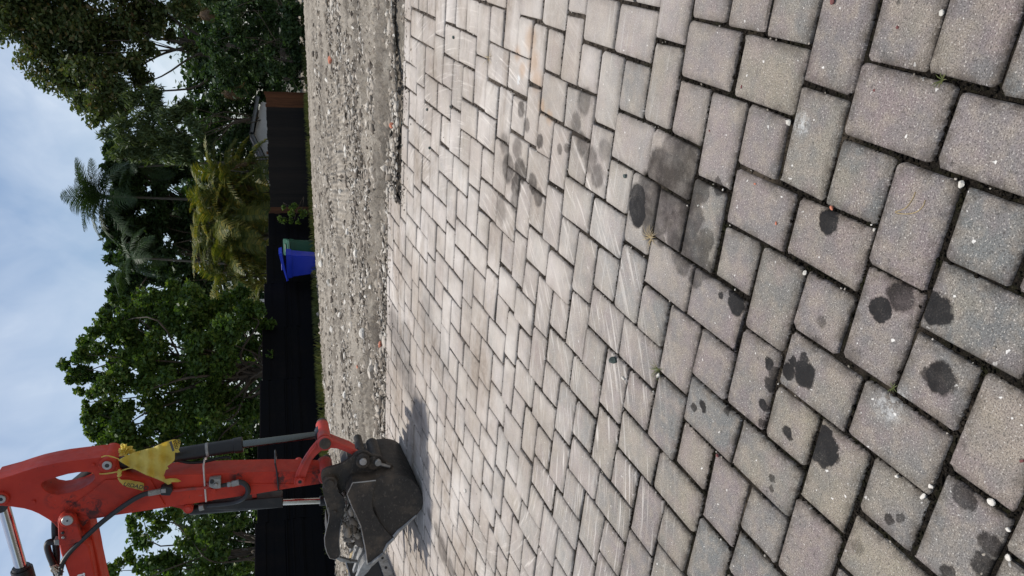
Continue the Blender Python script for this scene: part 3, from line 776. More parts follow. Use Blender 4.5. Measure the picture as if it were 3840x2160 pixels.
# ------------------------------------------------------------------ shed
def shed():
    D = 39.
    pa, pb, ap_ = at(968, 372, D), at(1015, 650, D), at(944, 505, D)
    root = empty('white_shed', (ap_[0], D, 0), 'white block shed with a low grey gable behind the wooden fence', 'shed')
    z0 = -.05; x0, x1 = pb[0]+.15, pa[0]-.15; ze0, ze1 = pb[2]-.12, pa[2]-.12
    V = [(x0, D, z0), (x1, D, z0), (x1, D, ze1), (ap_[0], D, ap_[2]-.12), (x0, D, ze0)]
    V2 = V+[(x, y+5, z) for x, y, z in V]
    F = [(0, 1, 2, 3, 4), (9, 8, 7, 6, 5), (1, 6, 7, 2), (0, 4, 9, 5)]
    mesh_obj('wall', V2, F, M_SHEDWALL, root)
    # raised courses of block on the gable
    for k in range(9):
        zc = z0+.1+.2*k; 
        bm = bmesh.new()
        for j in range(9):
            xx = x0+.2+.4*j+(.2 if k % 2 else 0)
            top = ze0+(ap_[2]-ze0)*max(0, (xx-.2-x0)/(ap_[0]-x0)) if xx < ap_[0] else ap_[2]-(ap_[2]-ze1)*((xx+.2-ap_[0])/(x1-ap_[0]))
            if xx+.2 > x1-.02 or zc+.12 > top-.16: continue
            o_ = bmesh.new(); bm_box(o_, (xx, D-.006, zc), (.392, .016, .192)); bm_obj('block', o_, M_SHEDWALL, root)
        bm.free()
    for (a, b) in ((pb, ap_), (ap_, pa)):
        bm = bmesh.new()
        a_, b_ = Vector((a[0], 0, a[2])), Vector((b[0], 0, b[2])); d = b_-a_; an = math.atan2(d.z, d.x)
        vs_ = bm_box(bm, (0, 0, 0), (d.length+.1, .05, .13))
        bmesh.ops.transform(bm, matrix=Matrix.Translation((a_+b_)/2+Vector((0, D-.3, 0))) @ Matrix.Rotation(-an, 4, 'Y'), verts=vs_)
        bm_obj('fascia', bm, M_SHEDTRIM, root)
        bm = bmesh.new(); vs_ = bm_box(bm, (0, 0, 0), (d.length+.12, 5.6, .04))
        bmesh.ops.transform(bm, matrix=Matrix.Translation((a_+b_)/2+Vector((0, D+2.45, .075))) @ Matrix.Rotation(-an, 4, 'Y'), verts=vs_)
        bm_obj('roof', bm, M_ROOF, root)
shed()

# ------------------------------------------------------------------ bins
def bin_(name, label, base, rz, mat, h=1.12, s=1.):
    root = empty(name, base, label, 'bin', rz=rz)
    def prism(b0, b1, z0, z1, bev=.03):
        bm = bmesh.new()
        lo = [bm.verts.new((x, y, z0)) for x, y in ((-b0[0], -b0[1]), (b0[0], -b0[1]), (b0[0], b0[1]), (-b0[0], b0[1]))]
        hi = [bm.verts.new((x, y, z1)) for x, y in ((-b1[0], -b1[1]), (b1[0], -b1[1]), (b1[0], b1[1]), (-b1[0], b1[1]))]
        bm.faces.new(lo[::-1]); bm.faces.new(hi)
        for i in range(4): bm.faces.new((lo[i], lo[(i+1) % 4], hi[(i+1) % 4], hi[i]))
        es = [e for e in bm.edges if abs(e.verts[0].co.z-e.verts[1].co.z) > .01]
        bmesh.ops.bevel(bm, geom=es, offset=bev, segments=2, affect='EDGES'); return bm
    smooth_by_angle(bm_obj('body', prism((.215*s, .26*s), (.27*s, .34*s), .06, h*.90), mat, root, world=False))
    smooth_by_angle(bm_obj('collar', prism((.285*s, .35*s), (.30*s, .365*s), h*.74, h*.885, .04), mat, root, world=False))
    bm = prism((.315*s, .40*s), (.30*s, .37*s), h*.892, h*.94, .04)
    bmesh.ops.translate(bm, verts=bm.verts, vec=(0, -.02, 0))
    for v in bm.verts: v.co.z += (.40-v.co.y)*.22 if v.co.z > h*.92 else (.4-v.co.y)*.16
    lid = smooth_by_angle(bm_obj('lid', bm, mat, root, world=False))
    bm = bmesh.new(); bm_box(bm, (0, .0, h*1.03), (.30*s, .30*s, .03)); bm_obj('lid_rib', bm, mat, lid, world=False, bevel=.01)
    bm = bmesh.new(); bm_cyl(bm, (-.26*s, .44*s, h*.90), (.26*s, .44*s, h*.90), .018, n=10); bm_box(bm, (-.24*s, .40*s, h*.88), (.03, .10, .06)); bm_box(bm, (.24*s, .40*s, h*.88), (.03, .10, .06)); bm_obj('handle', bm, mat, root, world=False)
    bm = bmesh.new(); bm_box(bm, (0, -.30*s, h*.60), (.24*s, .05, .035)); bm_obj('grab_bar', bm, mat, root, world=False, bevel=.008)
    for sx in (-1, 1):
        bm = bmesh.new(); bm_cyl(bm, (sx*.25*s, .27*s, .12), (sx*.30*s, .27*s, .12), .12, n=18); bm_obj('wheel', bm, M_RUBBER, root, world=False)
    return root
bin_('wheeled_bin', 'bright blue wheeled recycling bin with closed lid against the black fence', gp(1180, 985, 28.), RAD(68), M_BLUE, 1.16, 1.22)
bin_('wheeled_bin', 'dark green wheeled bin half hidden behind the blue bin', gp(1175, 925, 29.4), RAD(172), M_GREEN, 1.06, 1.0)

# white gutter board beyond the fence
bm = bmesh.new(); p = at(944, 1147, 32.); bm_box(bm, p, (.62, .12, .10)); bm_box(bm, (p[0], p[1]+1., p[2]-.02), (.66, 2., .03)); bm_box(bm, (p[0], p[1]+1., p[2]-1.1), (.5, 1.8, 2.1))
props(bm_obj('garden_box', bm, M_SHEDWALL, bevel=.01), 'white flat-topped cabinet edge showing above the black fence by a palm sprout', 'cabinet')

# ------------------------------------------------------------------ trees and shrubs
def fill(xs, ys, r, jit, seed, keep=lambda x, y: True):
    q = np.random.default_rng(seed); out = []
    for x in xs:
        for y in ys:
            X, Y = x+q.uniform(-jit, jit), y+q.uniform(-jit, jit)
            if keep(X, Y): out.append((X, Y, r*q.uniform(.8, 1.2)))
    return out
def B(x, y, D): return gp(x, y, D)
T1 = [(70, 40, 110), (120, 110, 90), (170, 190, 95), (230, 270, 90), (285, 340, 80), (340, 395, 70), (395, 430, 55), (210, 60, 130), (300, 160, 130), (360, 270, 110), (430, 350, 80), (350, 60, 130), (440, 170, 110), (500, 60, 95), (520, 270, 60), (560, 150, 60), (610, 60, 80), (700, 30, 70), (-60, 0, 130), (-40, -140, 200), (120, -120, 200), (330, -140, 200), (540, -130, 160), (740, -100, 130), (480, 240, 70), (400, 400, 50), (455, 425, 45), (640, 150, 35), (720, 170, 35)]
tree('broadleaf_tree', 'tall round-headed tree with reddish tips rising over the shrubs', 'tree', T1, 37, M_LEAF_A, .24, B(1000, 190, 37.5), .30, dens=1.5, seed=1)
T2 = [(480, 330, 55), (530, 400, 75), (570, 470, 85), (610, 540, 80), (660, 590, 65), (640, 470, 70), (700, 520, 65), (590, 370, 50), (690, 420, 50), (740, 470, 45), (480, 480, 70), (470, 560, 60), (520, 560, 70), (720, 590, 45), (755, 560, 35), (440, 500, 55)]
T2base = B(1000, 430, 41.5)
tree('weeping_tree', 'weeping grey-green tree with hanging strands left of the round-headed tree', 'tree', T2, 35.5, M_LEAF_W, .34, T2base, .12, dens=2.0, droop=1.1, aspect=.2, seed=2)
T3 = fill(range(470, 760, 75), range(600, 1180, 78), 66, 22, 3, lambda x, y: not (590 < x < 670 and 760 < y < 830)) + [(440, 1120, 55), (430, 1080, 45), (455, 1040, 50), (445, 900, 45), (430, 640, 45), (440, 590, 50), (420, 1160, 40), (440, 700, 50), (450, 770, 50), (455, 840, 50), (430, 980, 45), (440, 940, 45), (425, 560, 40), (475, 660, 60), (480, 780, 60)]
tree('evergreen_tree', 'dense dark evergreen behind the coconut palm, its crown pierced by sky', 'tree', T3, 40.5, M_LEAF_D, .30, B(1010, 900, 41), .28, dens=2.4, droop=.5, aspect=.42, seed=3, jitter=1.6)
T7 = [(285, 1375, 48), (270, 1415, 32), (320, 1330, 45), (330, 1420, 50), (350, 1290, 45), (390, 1255, 55), (360, 1470, 42), (420, 1210, 55), (345, 1545, 45), (330, 1590, 32), (375, 1620, 50), (420, 1650, 50), (400, 1560, 60), (440, 1130, 40), (300, 1480, 25), (325, 1510, 22), (375, 1690, 40)] + \
     fill(range(430, 1000, 82), range(1130, 1730, 84), 72, 26, 7, lambda x, y: not (x < 520 and y < 1190) and not (x > 880 and y > 1560) and not (930 < x and 1380 < y < 1520)) + [(1000, 1210, 40), (1020, 1260, 35), (1040, 1300, 28), (985, 1180, 40), (1010, 1340, 30), (560, 1110, 40), (640, 1085, 40)]
tree('leafy_tree', 'big mid-green leafy tree spilling over the black fence beside the excavator arm', 'tree', T7, 26.0, M_LEAF_B, .155, B(1010, 1420, 27.), .22, dens=1.5, seed=7, aspect=.6)
T8 = [(430, 2140, 45), (470, 2090, 40), (480, 1960, 35), (530, 1930, 45), (540, 2010, 60), (590, 2090, 70), (640, 1960, 70), (660, 2140, 70), (720, 2030, 70), (780, 1950, 60), (800, 2120, 70), (850, 2030, 60), (900, 1960, 45), (920, 2110, 55), (560, 2180, 80), (700, 2220, 90), (860, 2220, 80), (480, 2200, 60), (950, 2180, 40)]
tree('leafy_tree', 'smaller leafy tree behind the boom at the edge, under broken sky', 'tree', T8, 22.0, M_LEAF_B, .15, B(1010, 2080, 22.5), .16, dens=.85, seed=8, aspect=.6)
# dark shrubs standing in front of the right-hand boundary
for k, (y0, lab) in enumerate(((40, 'dark shrub at the far right end of the hedge row'), (130, 'dark shrub in the hedge row, second from the right end'), (220, 'dark shrub in the hedge row under the dead fronds'), (305, 'dark shrub of the hedge row touching the wooden fence'))):
    T9 = fill(range(810, 1120, 70), (y0-25, y0+25), 50, 18, 20+k)+[(1110, y0, 34), (1090, y0-30, 34)]
    if k == 3: T9 = [c for c in T9 if c[1] < 330]
    tree('shrub', lab, 'shrub', T9, 32.2+.3*k, M_LEAF_D, .21, B(1130, y0, 32.4+.3*k), .08, dens=1.0, group='hedge row right of the wooden fence', seed=30+k, aspect=.45)
T9b = fill(range(760, 1010, 70), range(380, 560, 70), 55, 20, 41, lambda x, y: not (935 < x and 390 < y < 640))
T9b = [c_ for c_ in T9b if c_[0] < 930]
tree('shrub', 'tall dark shrub rising behind the wooden fence over the white shed', 'shrub', T9b, 41.5, M_LEAF_D, .26, B(1010, 470, 42), .1, dens=1.0, seed=44, droop=.3)
# far mass of foliage closing the view between the trees
r_ = np.random.default_rng(50); Q = []
for x in range(720, 1060, 46):
    for y in range(-260, 2500, 60):
        if 600 < y < 1500 or y < 700 or y > 1500:
            D = 46+r_.uniform(-2, 2); c = at(x+r_.uniform(-20, 20), y+r_.uniform(-25, 25), D)
            pp = clump_points(c, 60*D/FPX, 120, r_, .1); Q.append(leaf_quads(pp, .42*r_.uniform(.7, 1.2, len(pp)), r_, .3, .5))
props(leaves_obj('far_woods', np.concatenate(Q), M_LEAF_D, None), 'continuous dark woods closing the view behind the garden trees', 'woods', kind='stuff')
# palms
palm('coconut_palm', 'tall coconut palm with dark feather fronds against the sky', B(1000, 760, 38.5), at(395, 735, 38.5), M_FROND, FR_COCO, 24, M_PALMTRUNK, .07, seed=4, scale=.86, el=(-35, 78))
palm('coconut_palm', 'lower coconut palm with pale drooping fronds left of the tall one', B(1000, 1010, 37.5), at(500, 965, 37.5), M_FROND, FR_COCO, 10, M_PALMTRUNK, .06, seed=9, scale=.7, el=(-55, 40))
palm('coconut_palm', 'young coconut palm among the evergreens right of the tall one', B(1000, 590, 38), at(520, 625, 38), M_FROND, FR_COCO, 9, M_PALMTRUNK, .06, seed=12, scale=.7, el=(-50, 50))
AL = ['yellow-green areca palm nearest the white shed', 'yellow-green areca palm, second from the white shed', 'yellow-green areca palm above the gap between fences', 'yellow-green areca palm behind the green bin', 'yellow-green areca palm behind the blue bin', 'yellow-green areca palm at the end of the clump beside the leafy tree']
for k, (y0, x0) in enumerate(((665, 820), (720, 800), (785, 790), (860, 780), (940, 800), (1020, 800))):
    D = 34.6+.4*(k % 2); b = B(1030, y0, D); c = at(x0, y0, D)
    st = []
    for j in range(5):
        o_ = RF.uniform(-.5, .5, 3)*np.array([1, .5, .5]); st.append((b+o_*np.array([.5, .5, 0]), c+o_*np.array([1, 1, 1.2])-np.array([0, 0, .25+.32*j])))
    palm('areca_palm', AL[k], b, c, M_FROND_Y, FR_ARECA, 32, M_PALMTRUNK, .03, 'areca palms behind the fence', 60+k, .85, (-60, 75), 1, st)
palm('palm_sprout', 'small bright palm sprout leaning over the top of the black fence', B(1010, 1130, 30.2), at(985, 1135, 30.2), M_FROND_Y, FR_ARECA, 7, M_PALMTRUNK, .03, seed=77, scale=.36, el=(10, 80))
# dead fronds hanging in the big tree
for k, (x, y, lab) in enumerate(((740, 60, 'brown dead palm frond cluster hanging highest on the right'), (800, 125, 'brown dead palm frond cluster hanging beside the hedge'), (830, 350, 'brown dead palm frond cluster hanging by the shed roof'))):
    c = at(x, y, 33.5); root = empty('dead_frond_cluster', c, lab, 'palm frond')
    for j in range(6):
        o = bpy.data.objects.new('dead_frond', FR_ARECA[j % 3].copy()); o.data.materials.clear(); o.data.materials.append(M_FROND_DEAD); COL.objects.link(o); o.parent = root
        o.rotation_euler = (RF.uniform(-.5, .5), RAD(RF.uniform(55, 85)), RAD(RF.uniform(0, 360))); o.scale = (.5,)*3
# climbing weeds on the fence junction
tree('fence_shrub', 'small leafy weed shrub growing where the wooden fence meets the black one', 'shrub', [(1085, 800, 24), (1110, 785, 26), (1065, 815, 20), (1130, 800, 24), (1100, 830, 20), (1060, 775, 14)], 31.6, M_LEAF_B, .12, B(1170, 800, 31.6), .02, dens=.6, seed=81, jitter=.1, aspect=.5)
tree('fence_vine', 'leafy vine hanging over the black fence behind the thumb cylinder', 'vine', [(985, 1905, 18), (965, 1925, 20), (1000, 1895, 12), (1005, 1935, 14)], 20.2, M_LEAF_B, .10, B(1240, 1915, 20.3), .012, dens=.8, seed=82, jitter=.1, limbs=False)

# grass and weeds along the fence foot
def grass_strip():
    V = []; F = []
    r = np.random.default_rng(90)
    def blade(p, h, l):
        b = len(V); d = r.normal(size=2); d /= np.linalg.norm(d); w_ = .008
        V.extend([p+[d[1]*w_, -d[0]*w_, 0], p-[d[1]*w_, -d[0]*w_, 0], p+[d[0]*l*.4, d[1]*l*.4, h*.65], p+[d[0]*l, d[1]*l, h]])
        F.append((b, b+1, b+2)); F.append((b+2, b+1, b+3)) 
    segs = []
    for k in range(17000):
        t = r.random()
        if t < .55:
            s = r.random()**.8; q = FB+(FA-FB)*s*.72; off = -fn*0+fn*(.12+r.gamma(1.3, .28)); dens = .55+.5*math.sin(s*31)+.3*math.sin(s*77)
        else:
            s = r.random()*1.9; q = FB+(BR-FB)*s; off = wn*(.15+r.gamma(1.3, .30)); dens = .6+.5*math.sin(s*17)
        if r.random() > dens: continue
        q = q+off; p = np.array([q[0], q[1], fz(q)-.02])
        blade(p, r.uniform(.06, .30), r.uniform(.02, .16))
    return V, F
V, F = grass_strip()
props(mesh_obj('grass_fringe', V, F, M_GRASS), 'ragged grass and weeds along the foot of the fences', 'grass', kind='stuff')

# ------------------------------------------------------------------ rubble on the dirt
def dirt_z(p): return float(tz(p[0], p[1]))
r_ = np.random.default_rng(100); P = []; S = []
while len(P) < 26000:
    x, y = r_.uniform(1175, 1500), r_.uniform(-120, 2250)
    # solve for the terrain under this pixel
    D = 7.
    d = ray(x, y)
    for _ in range(30):
        q = CAM+d*(D/d[1]); zt = float(tz(q[0], q[1])); 
        D = D+(q[2]-zt)*4 if q[2] > zt else D-(zt-q[2])*4
        D = min(max(D, 5), 36)
    q = CAM+d*(D/d[1])
    uvq = q-PO
    if float(uvq@EV) < edge_v(float(uvq@EU))+.03: continue
    P.append([q[0], q[1], zt-.004]); S.append(.004+.020*r_.random()**4*(.5+D/14)+.0009*D*r_.random())
P, S = np.array(P), np.array(S)
kk = r_.random(len(P)) < .40
props(scatter_stones('soil_lumps', P[kk], S[kk]*1.5, M_GRIT, None, flat=.6, rough=.4, seed=16), 'dark soil lumps scattered through the dirt strip', 'soil', kind='stuff')
P, S = P[~kk], S[~kk]
props(scatter_stones('rubble', P, S, M_STONE, None, flat=.5, rough=.42, seed=6), 'pale broken stone and gravel strewn over the churned dirt', 'rubble', kind='stuff')
P = []; S = []
for k in range(5200):
    u = r_.uniform(-5.2, 1.0); e = edge_v(u); v = e+.02+r_.gamma(1.2, .35) if k % 5 else e-r_.gamma(1., .05)
    q = pv(u, v); P.append([q[0], q[1], dirt_z(q)-.004 if v > e+.3 else (pv(u, e, -.03)[2] if v > e else pv(u, v, -.001)[2])]); S.append(r_.uniform(.004, .018)*r_.uniform(.4, 1.3)*(1 if v > e else .5))
props(scatter_stones('soil_clods', np.array(P), np.array(S), M_GRIT, None, rough=.3, seed=8), 'grey-brown soil clods and grit along the paving edge', 'soil', kind='stuff')
def chunk(name, label, cat, p, s, mat, seed, group=None, flat=.7, sink=.25):
    r = np.random.default_rng(seed); bm = bmesh.new(); bmesh.ops.create_icosphere(bm, subdivisions=2, radius=1)
    pl = [(lambda n, d: (n/np.linalg.norm(n), d))(r.normal(size=3), r.uniform(.55, .85)) for _ in range(9)]
    sc3 = r.uniform(.75, 1.3, 3)*np.array([1, 1, flat])
    for v in bm.verts:
        c = np.array(v.co)
        for n, d in pl:
            k = c@n
            if k > d: c = c-n*(k-d)
        v.co = Vector(c*sc3*s*(1+r.normal(0, .02)))
    o = bm_obj(name, bm, mat, None); o.location = (p[0], p[1], p[2]+s*flat*(.8-sink)); o.rotation_euler.z = r.uniform(0, 6.28)
    return props(o, label, cat, group)
def dirt_at(x, y):
    d = ray(x, y); D = 7.
    for _ in range(60):
        q = CAM+d*(D/d[1]); D = min(max(D+(q[2]-float(tz(q[0], q[1])))*3, 5), 36)
    return CAM+d*(D/d[1])
for k, (x, y, s, lab) in enumerate(((1245, 1600, .13, 'large pale limestone chunk on the dirt just above the red bucket link'), (1217, 943, .12, 'bright white broken stone in the dirt in front of the blue bin'), (1200, 955, .10, 'grey angular stone lying next to the white one by the bin'), (1210, 990, .16, 'long buff stone at the grass edge below the blue bin'), (1240, 1060, .10, 'white broken stone in the dirt midway along the grass edge'), (1285, 720, .09, 'white elongated stone on the dirt, in front of the wooden fence'), (1280, 765, .07, 'white stone just left of the elongated one, before the wooden fence'), (1250, 1235, .10, 'pale stone at the grass edge in front of the leafy tree'), (1355, 1440, .06, 'pale stone on the dirt nearest the paving, right of the bucket'))):
    chunk('stone', lab, 'stone', dirt_at(x, y), s*.68, M_WHITE_STONE if k in (1, 4, 5, 6) else M_STONE, 200+k)
FIST = ['small pale stone in the dirt just left of the blue bin, midway to the paving', 'pale stone midway across the dirt before the leafy tree, right part', 'pale stone near the grass before the left part of the leafy tree', 'small stone in mid-dirt before the left part of the leafy tree', 'small stone in mid-dirt below the palm sprout', 'stone in mid-dirt in front of the fence junction weed', 'stone close to the grass in front of the fence junction weed', 'stone nearer the paving, in line with the blue bin', 'stone close to the hedge row, by its wooden fence end', 'stone a little out from the hedge row shrub under the dead fronds', 'stone on the tread-marked dirt at the right', 'stone close to the grass at the orange end of the wooden fence', 'stone in mid-dirt before the middle of the wooden fence', 'stone nearer the paving, before the left half of the wooden fence', 'stone near the paving, in line with the leafy tree middle', 'stone nearest the paving, in line with the palm sprout', 'stone at the grass edge furthest left before the bucket link', 'stone in mid-dirt just right of the red bucket link', 'stone near the grass just right of the red bucket link', 'stone beside the red bucket link on the paving side']
for k, (x, y) in enumerate(((1290, 1010), (1300, 1130), (1260, 1330), (1320, 1350), (1280, 1180), (1310, 870), (1250, 850), (1345, 950), (1230, 300), (1270, 200), (1330, 100), (1240, 420), (1300, 560), (1340, 640), (1370, 1250), (1400, 1080), (1225, 1400), (1300, 1480), (1260, 1520), (1340, 1560))):
    chunk('stone', FIST[k], 'stone', dirt_at(x, y), .028+.03*((k*37) % 10)/10, M_STONE, 240+k, 'pale stones half sunk in the dirt')
for k, (x, y, s, lab) in enumerate(((1432, 1292, .035, 'pink-red brick piece on the dirt close to the paving'), (1345, 1375, .03, 'orange brick fragment out in the dirt before the leafy tree'), (1245, 225, .06, 'red brick fragment far out on the dirt at the right'), (1475, 470, .025, 'bright red brick chip in the dark soil at the paving edge'))):
    chunk('brick_fragment', lab, 'brick', dirt_at(x, y), s, M_BRICK, 270+k)
chunk('dark_rock', 'dark rounded rock in the dirt by the paving near the bucket', 'rock', dirt_at(1405, 1395), .075, M_GRIT, 290)
# pieces lying on the paving
def pave_chunk(name, label, cat, x, y, s, mat, seed, group=None, flat=.6):
    p = on_pave(x, y, 0); return chunk(name, label, cat, p, s*.62, mat, seed, group, flat, .15)
pave_chunk('slate_stone', 'dark greenish stone sitting on a joint in the middle of the paving', 'stone', 2308, 1352, .030, M_DARK_STONE, 301, flat=.75)
pave_chunk('white_stone', 'flat white stone chip left of the dark greenish stone', 'stone', 2341, 1418, .015, M_WHITE_STONE, 302)
pave_chunk('white_stone', 'pointed white stone chip in the joint nearer than the dark greenish stone', 'stone', 2472, 1408, .015, M_WHITE_STONE, 303)
pave_chunk('white_stone', 'white stone at a joint corner by the right near edge', 'stone', 3608, 690, .013, M_WHITE_STONE, 304)
pave_chunk('white_stone', 'white stone in the joint crossing above the blue-grey paver', 'stone', 2960, 460, .013, M_WHITE_STONE, 305)
pave_chunk('white_stone', 'small white stone at the joint by the drip-spotted pavers', 'stone', 3020, 1022, .010, M_WHITE_STONE, 306)
pave_chunk('white_stone', 'white stone lying alone at the top right of the near paving', 'stone', 3533, 48, .010, M_WHITE_STONE, 307)
for k, (x, y) in enumerate(((3366, 1786), (3465, 1861), (3786, 1987), (3785, 2090), (3493, 1824), (3722, 1880))):
    pave_chunk('cream_pebble', ['cream pebble in the joint above the two small oil spots, near left', 'cream pebble at the joint corner, lowest of three in a row', 'cream pebble in the joint by the near edge, beside the dark streak', 'cream pebble at the near edge just under the dark streak', 'cream pebble at the joint corner, uppermost of three in a row', 'cream pebble in the slanting joint right of the dark drip'][k], 'pebble', x, y, .009+.003*(k % 2), M_STONE, 310+k, 'cream pebbles in the near left joints')
pave_chunk('brick_chip', 'orange brick chip at a joint next to the oil spot', 'brick', 3122, 780, .013, M_BRICK, 320)
pave_chunk('brick_chip', 'tiny orange chip on the wet-edged paver', 'brick', 2912, 838, .007, M_BRICK, 321)
pave_chunk('brick_chip', 'small orange chip near the upper right pavers', 'brick', 2832, 690, .006, M_BRICK, 322)
pave_chunk('brick_chip', 'dark red chip wedged in a joint at the left', 'brick', 2692, 1708, .010, M_LEAFDRY, 323)
pave_chunk('pink_stone', 'pale pink stone chip on the wet patch', 'stone', 2620, 771, .008, M_WHITE_STONE, 324)
pave_chunk('grey_stone', 'small blue-grey stone on the scratched paver above the wet patch', 'stone', 2345, 660, .012, M_DARK_STONE, 325)
pave_chunk('dark_clod', 'dark round clod on the paving at the top right', 'clod', 1690, 400, .014, M_DARK_STONE, 326)
for k, (x, y) in enumerate(((1603, 410), (1510, 460), (1613, 555), (1510, 545), (1702, 140))):
    pave_chunk('dark_clod', ['small dark clod on the far paving, furthest from the dirt of the right-hand ones', 'small dark clod at the paving edge, right one of two', 'small dark clod on the far paving below the right-hand pair', 'small dark clod at the paving edge, left one of two', 'small dark clod on the paving at the far right by the top edge'][k], 'clod', x, y, .016, M_DARK_STONE, 330+k, 'dark clods on the far paving')
pave_chunk('tan_clod', 'tan crumbling clod on the paving near the bucket', 'clod', 1748, 1840, .028, M_STONE, 340, flat=.5)
for k, (x, y, lab) in enumerate(((2662, 490, 'round dark seed on the paver above the wet patch'), (2782, 325, 'dark seed on the buff paver at the upper right'), (3280, 338, 'dark seed on the large pinkish paver'), (3125, 5, 'dark crumpled leaf at the very top of the near paving'), (3368, 102, 'brown seed on the long buff paver at the top'), (3833, 1728, 'dark seed at the near edge of the paving'))):
    pave_chunk('seed', lab, 'seed', x, y, .006 if k != 3 else .014, M_LEAFDRY, 350+k)
# dry twig and grass tufts
tube('twig', [on_pave(*q, .004) for q in ((3438, 720), (3425, 750), (3400, 780), (3362, 795), (3400, 802), (3440, 795), (3465, 775), (3475, 750))], .0011, M_STRAW, n=5)
props(bpy.data.objects['twig'], 'thin dry forked twig lying on the pinkish paver', 'twig')
def tuft(name, label, x, y, n, L, seed, mat):
    r = np.random.default_rng(seed); c = on_pave(x, y, -.004); V = []; F = []
    for k in range(n):
        a = r.uniform(0, 6.28); l = L*r.uniform(.5, 1.2); e = r.uniform(.15, .7)
        d = (EU*math.cos(a)+EV*math.sin(a)); s = np.cross(d, PN)*.0011
        p1 = c+d*l*.5+PN*l*e*.6; p2 = c+d*l+PN*l*e*.45; b = len(V)
        V += [c-s, c+s, p1+s*.8, p1-s*.8, p2]; F += [(b, b+1, b+2, b+3), (b+3, b+2, b+4)]
    return props(mesh_obj(name, V, F, mat), label, 'grass')
tuft('grass_tuft', 'dry yellow grass tuft in the joint below the wet patch', 2440, 893, 26, .05, 1, M_STRAW)
tuft('grass_tuft', 'thin dark grass tuft in the joint right of the dark stone', 2465, 1385, 16, .045, 2, M_GRASS)
tuft('grass_tuft', 'straw tuft lying in the joint beside the lime splash', 3345, 1455, 9, .02, 3, M_GRASS)
tuft('grass_tuft', 'tangled root tuft in the joint at the upper right', 3530, 300, 12, .02, 4, M_GRASS)
tuft('grass_tuft', 'stringy straw tuft in the far right joint', 1835, 215, 16, .06, 5, M_STRAW)

# ------------------------------------------------------------------ excavator (arm, linkage, bucket)
TURN = RAD(15)
AL_ = np.array([math.cos(TURN), -math.sin(TURN), 0]); AN = np.array([-math.sin(TURN), -math.cos(TURN), 0])   # along the arm plane, and its face towards us
A0 = on_pave(1585, 1860)
ZM = {'m': (1150, 1560, 3.622), 'n': (1200, 1860, 4.83), 'o': (0, 1680, 3.02), 't': (380, 1620, 4.5275), 'k': (760, 1560, 3.622), 'j': (900, 1850, 4.675), 'a': (0, 1500, 2.195), 'b': (700, 1500, 2.195), 'p': (0, 0, 1.)}
def zp(z, q): ox, oy, s = ZM[z]; return ox+q[0]/s, oy+q[1]/s
def ap(z, q, off): x, y = zp(z, q); return on_plane(x, y, A0-AN*off, AN)
def poly(spec, off):
    """spec: list of ('zoom', [(x, y), ...])"""
    return [ap(z, q, off) for z, l in spec for q in l]
def extrude(name, spec, off, thick, mat, parent, hole=None, bevel=.005):
    bm = bmesh.new(); P = poly(spec, off); back = -AN*thick
    loops = [P]+([poly(hole, off)] if hole else [])
    es = []; allv = []
    for L in loops:
        v = [bm.verts.new(tuple(p)) for p in L]; allv.append(v)
        es += [bm.edges.new((v[i], v[(i+1) % len(v)])) for i in range(len(v))]
    if hole: r = bmesh.ops.triangle_fill(bm, use_beauty=True, use_dissolve=False, edges=es)
    else: bm.faces.new(allv[0])
    near = list(bm.faces)
    for L, vv in zip(loops, allv):
        w_ = [bm.verts.new(tuple(p+back)) for p in L]
        for i in range(len(vv)): bm.faces.new((vv[i], vv[(i+1) % len(vv)], w_[(i+1) % len(vv)], w_[i]))
        mp = dict(zip(vv, w_)) if L is loops[0] else {**mp, **dict(zip(vv, w_))}
    for f in near: bm.faces.new([mp[v] for v in reversed(f.verts)])
    o = bm_obj(name, bm, mat, parent, bevel=0)
    if bevel:
        md = o.modifiers.new('edge', 'BEVEL'); md.width = bevel; md.segments = 2; md.limit_method = 'ANGLE'; md.angle_limit = RAD(35)
    return smooth_by_angle(o, RAD(32))
def pin(name, z, q, o0, o1, rad, mat, parent, n=22):
    c0 = ap(z, q, o0); c1 = c0-AN*(o1-o0)
    bm = bmesh.new(); bm_cyl(bm, c0, c1, rad, n=n); o = bm_obj(name, bm, mat, parent, bevel=rad*.12); return smooth_by_angle(o)
def rod(name, a, b, r0, mat, parent, n=24, r1=None):
    bm = bmesh.new(); bm_cyl(bm, a, b, r0, r1, n=n); return smooth_by_angle(bm_obj(name, bm, mat, parent, bevel=r0*.06))
EX = empty('excavator', A0, 'red mini excavator arm reaching down with its dark bucket resting on the paving', 'excavator')
OS, TS = .21, .20                     # stick: near face offset, width
OC = OS+TS/2
stick_spec = [('a', [(-70, 668), (100, 622), (200, 588), (300, 557), (420, 530), (520, 512), (660, 494), (800, 478), (880, 474), (925, 490), (958, 525), (978, 590), (1020, 626), (1120, 640), (1236, 646), (1340, 634), (1455, 618), (1700, 612)]),
              ('b', [(300, 603), (700, 592), (900, 592), (1110, 598), (1150, 620), (1150, 660), (1110, 690), (950, 712), (800, 735), (600, 770), (400, 800), (150, 834)]),
              ('a', [(1756, 830), (1560, 858), (1400, 880), (1200, 912), (950, 950), (740, 985), (690, 1040), (620, 1075), (540, 1080), (470, 1050), (440, 1015), (400, 985), (320, 938), (260, 912), (200, 895), (100, 880), (-70, 862)])]
hole_spec = [('a', [(385, 665), (480, 632), (560, 610), (640, 597), (720, 592), (765, 603), (782, 630), (775, 660), (740, 692), (690, 722), (640, 745), (560, 770), (480, 782), (420, 772), (372, 748), (344, 716), (342, 690), (358, 672)])]
stick = extrude('stick', stick_spec, OS, TS, M_RED, EX, hole_spec, .008)
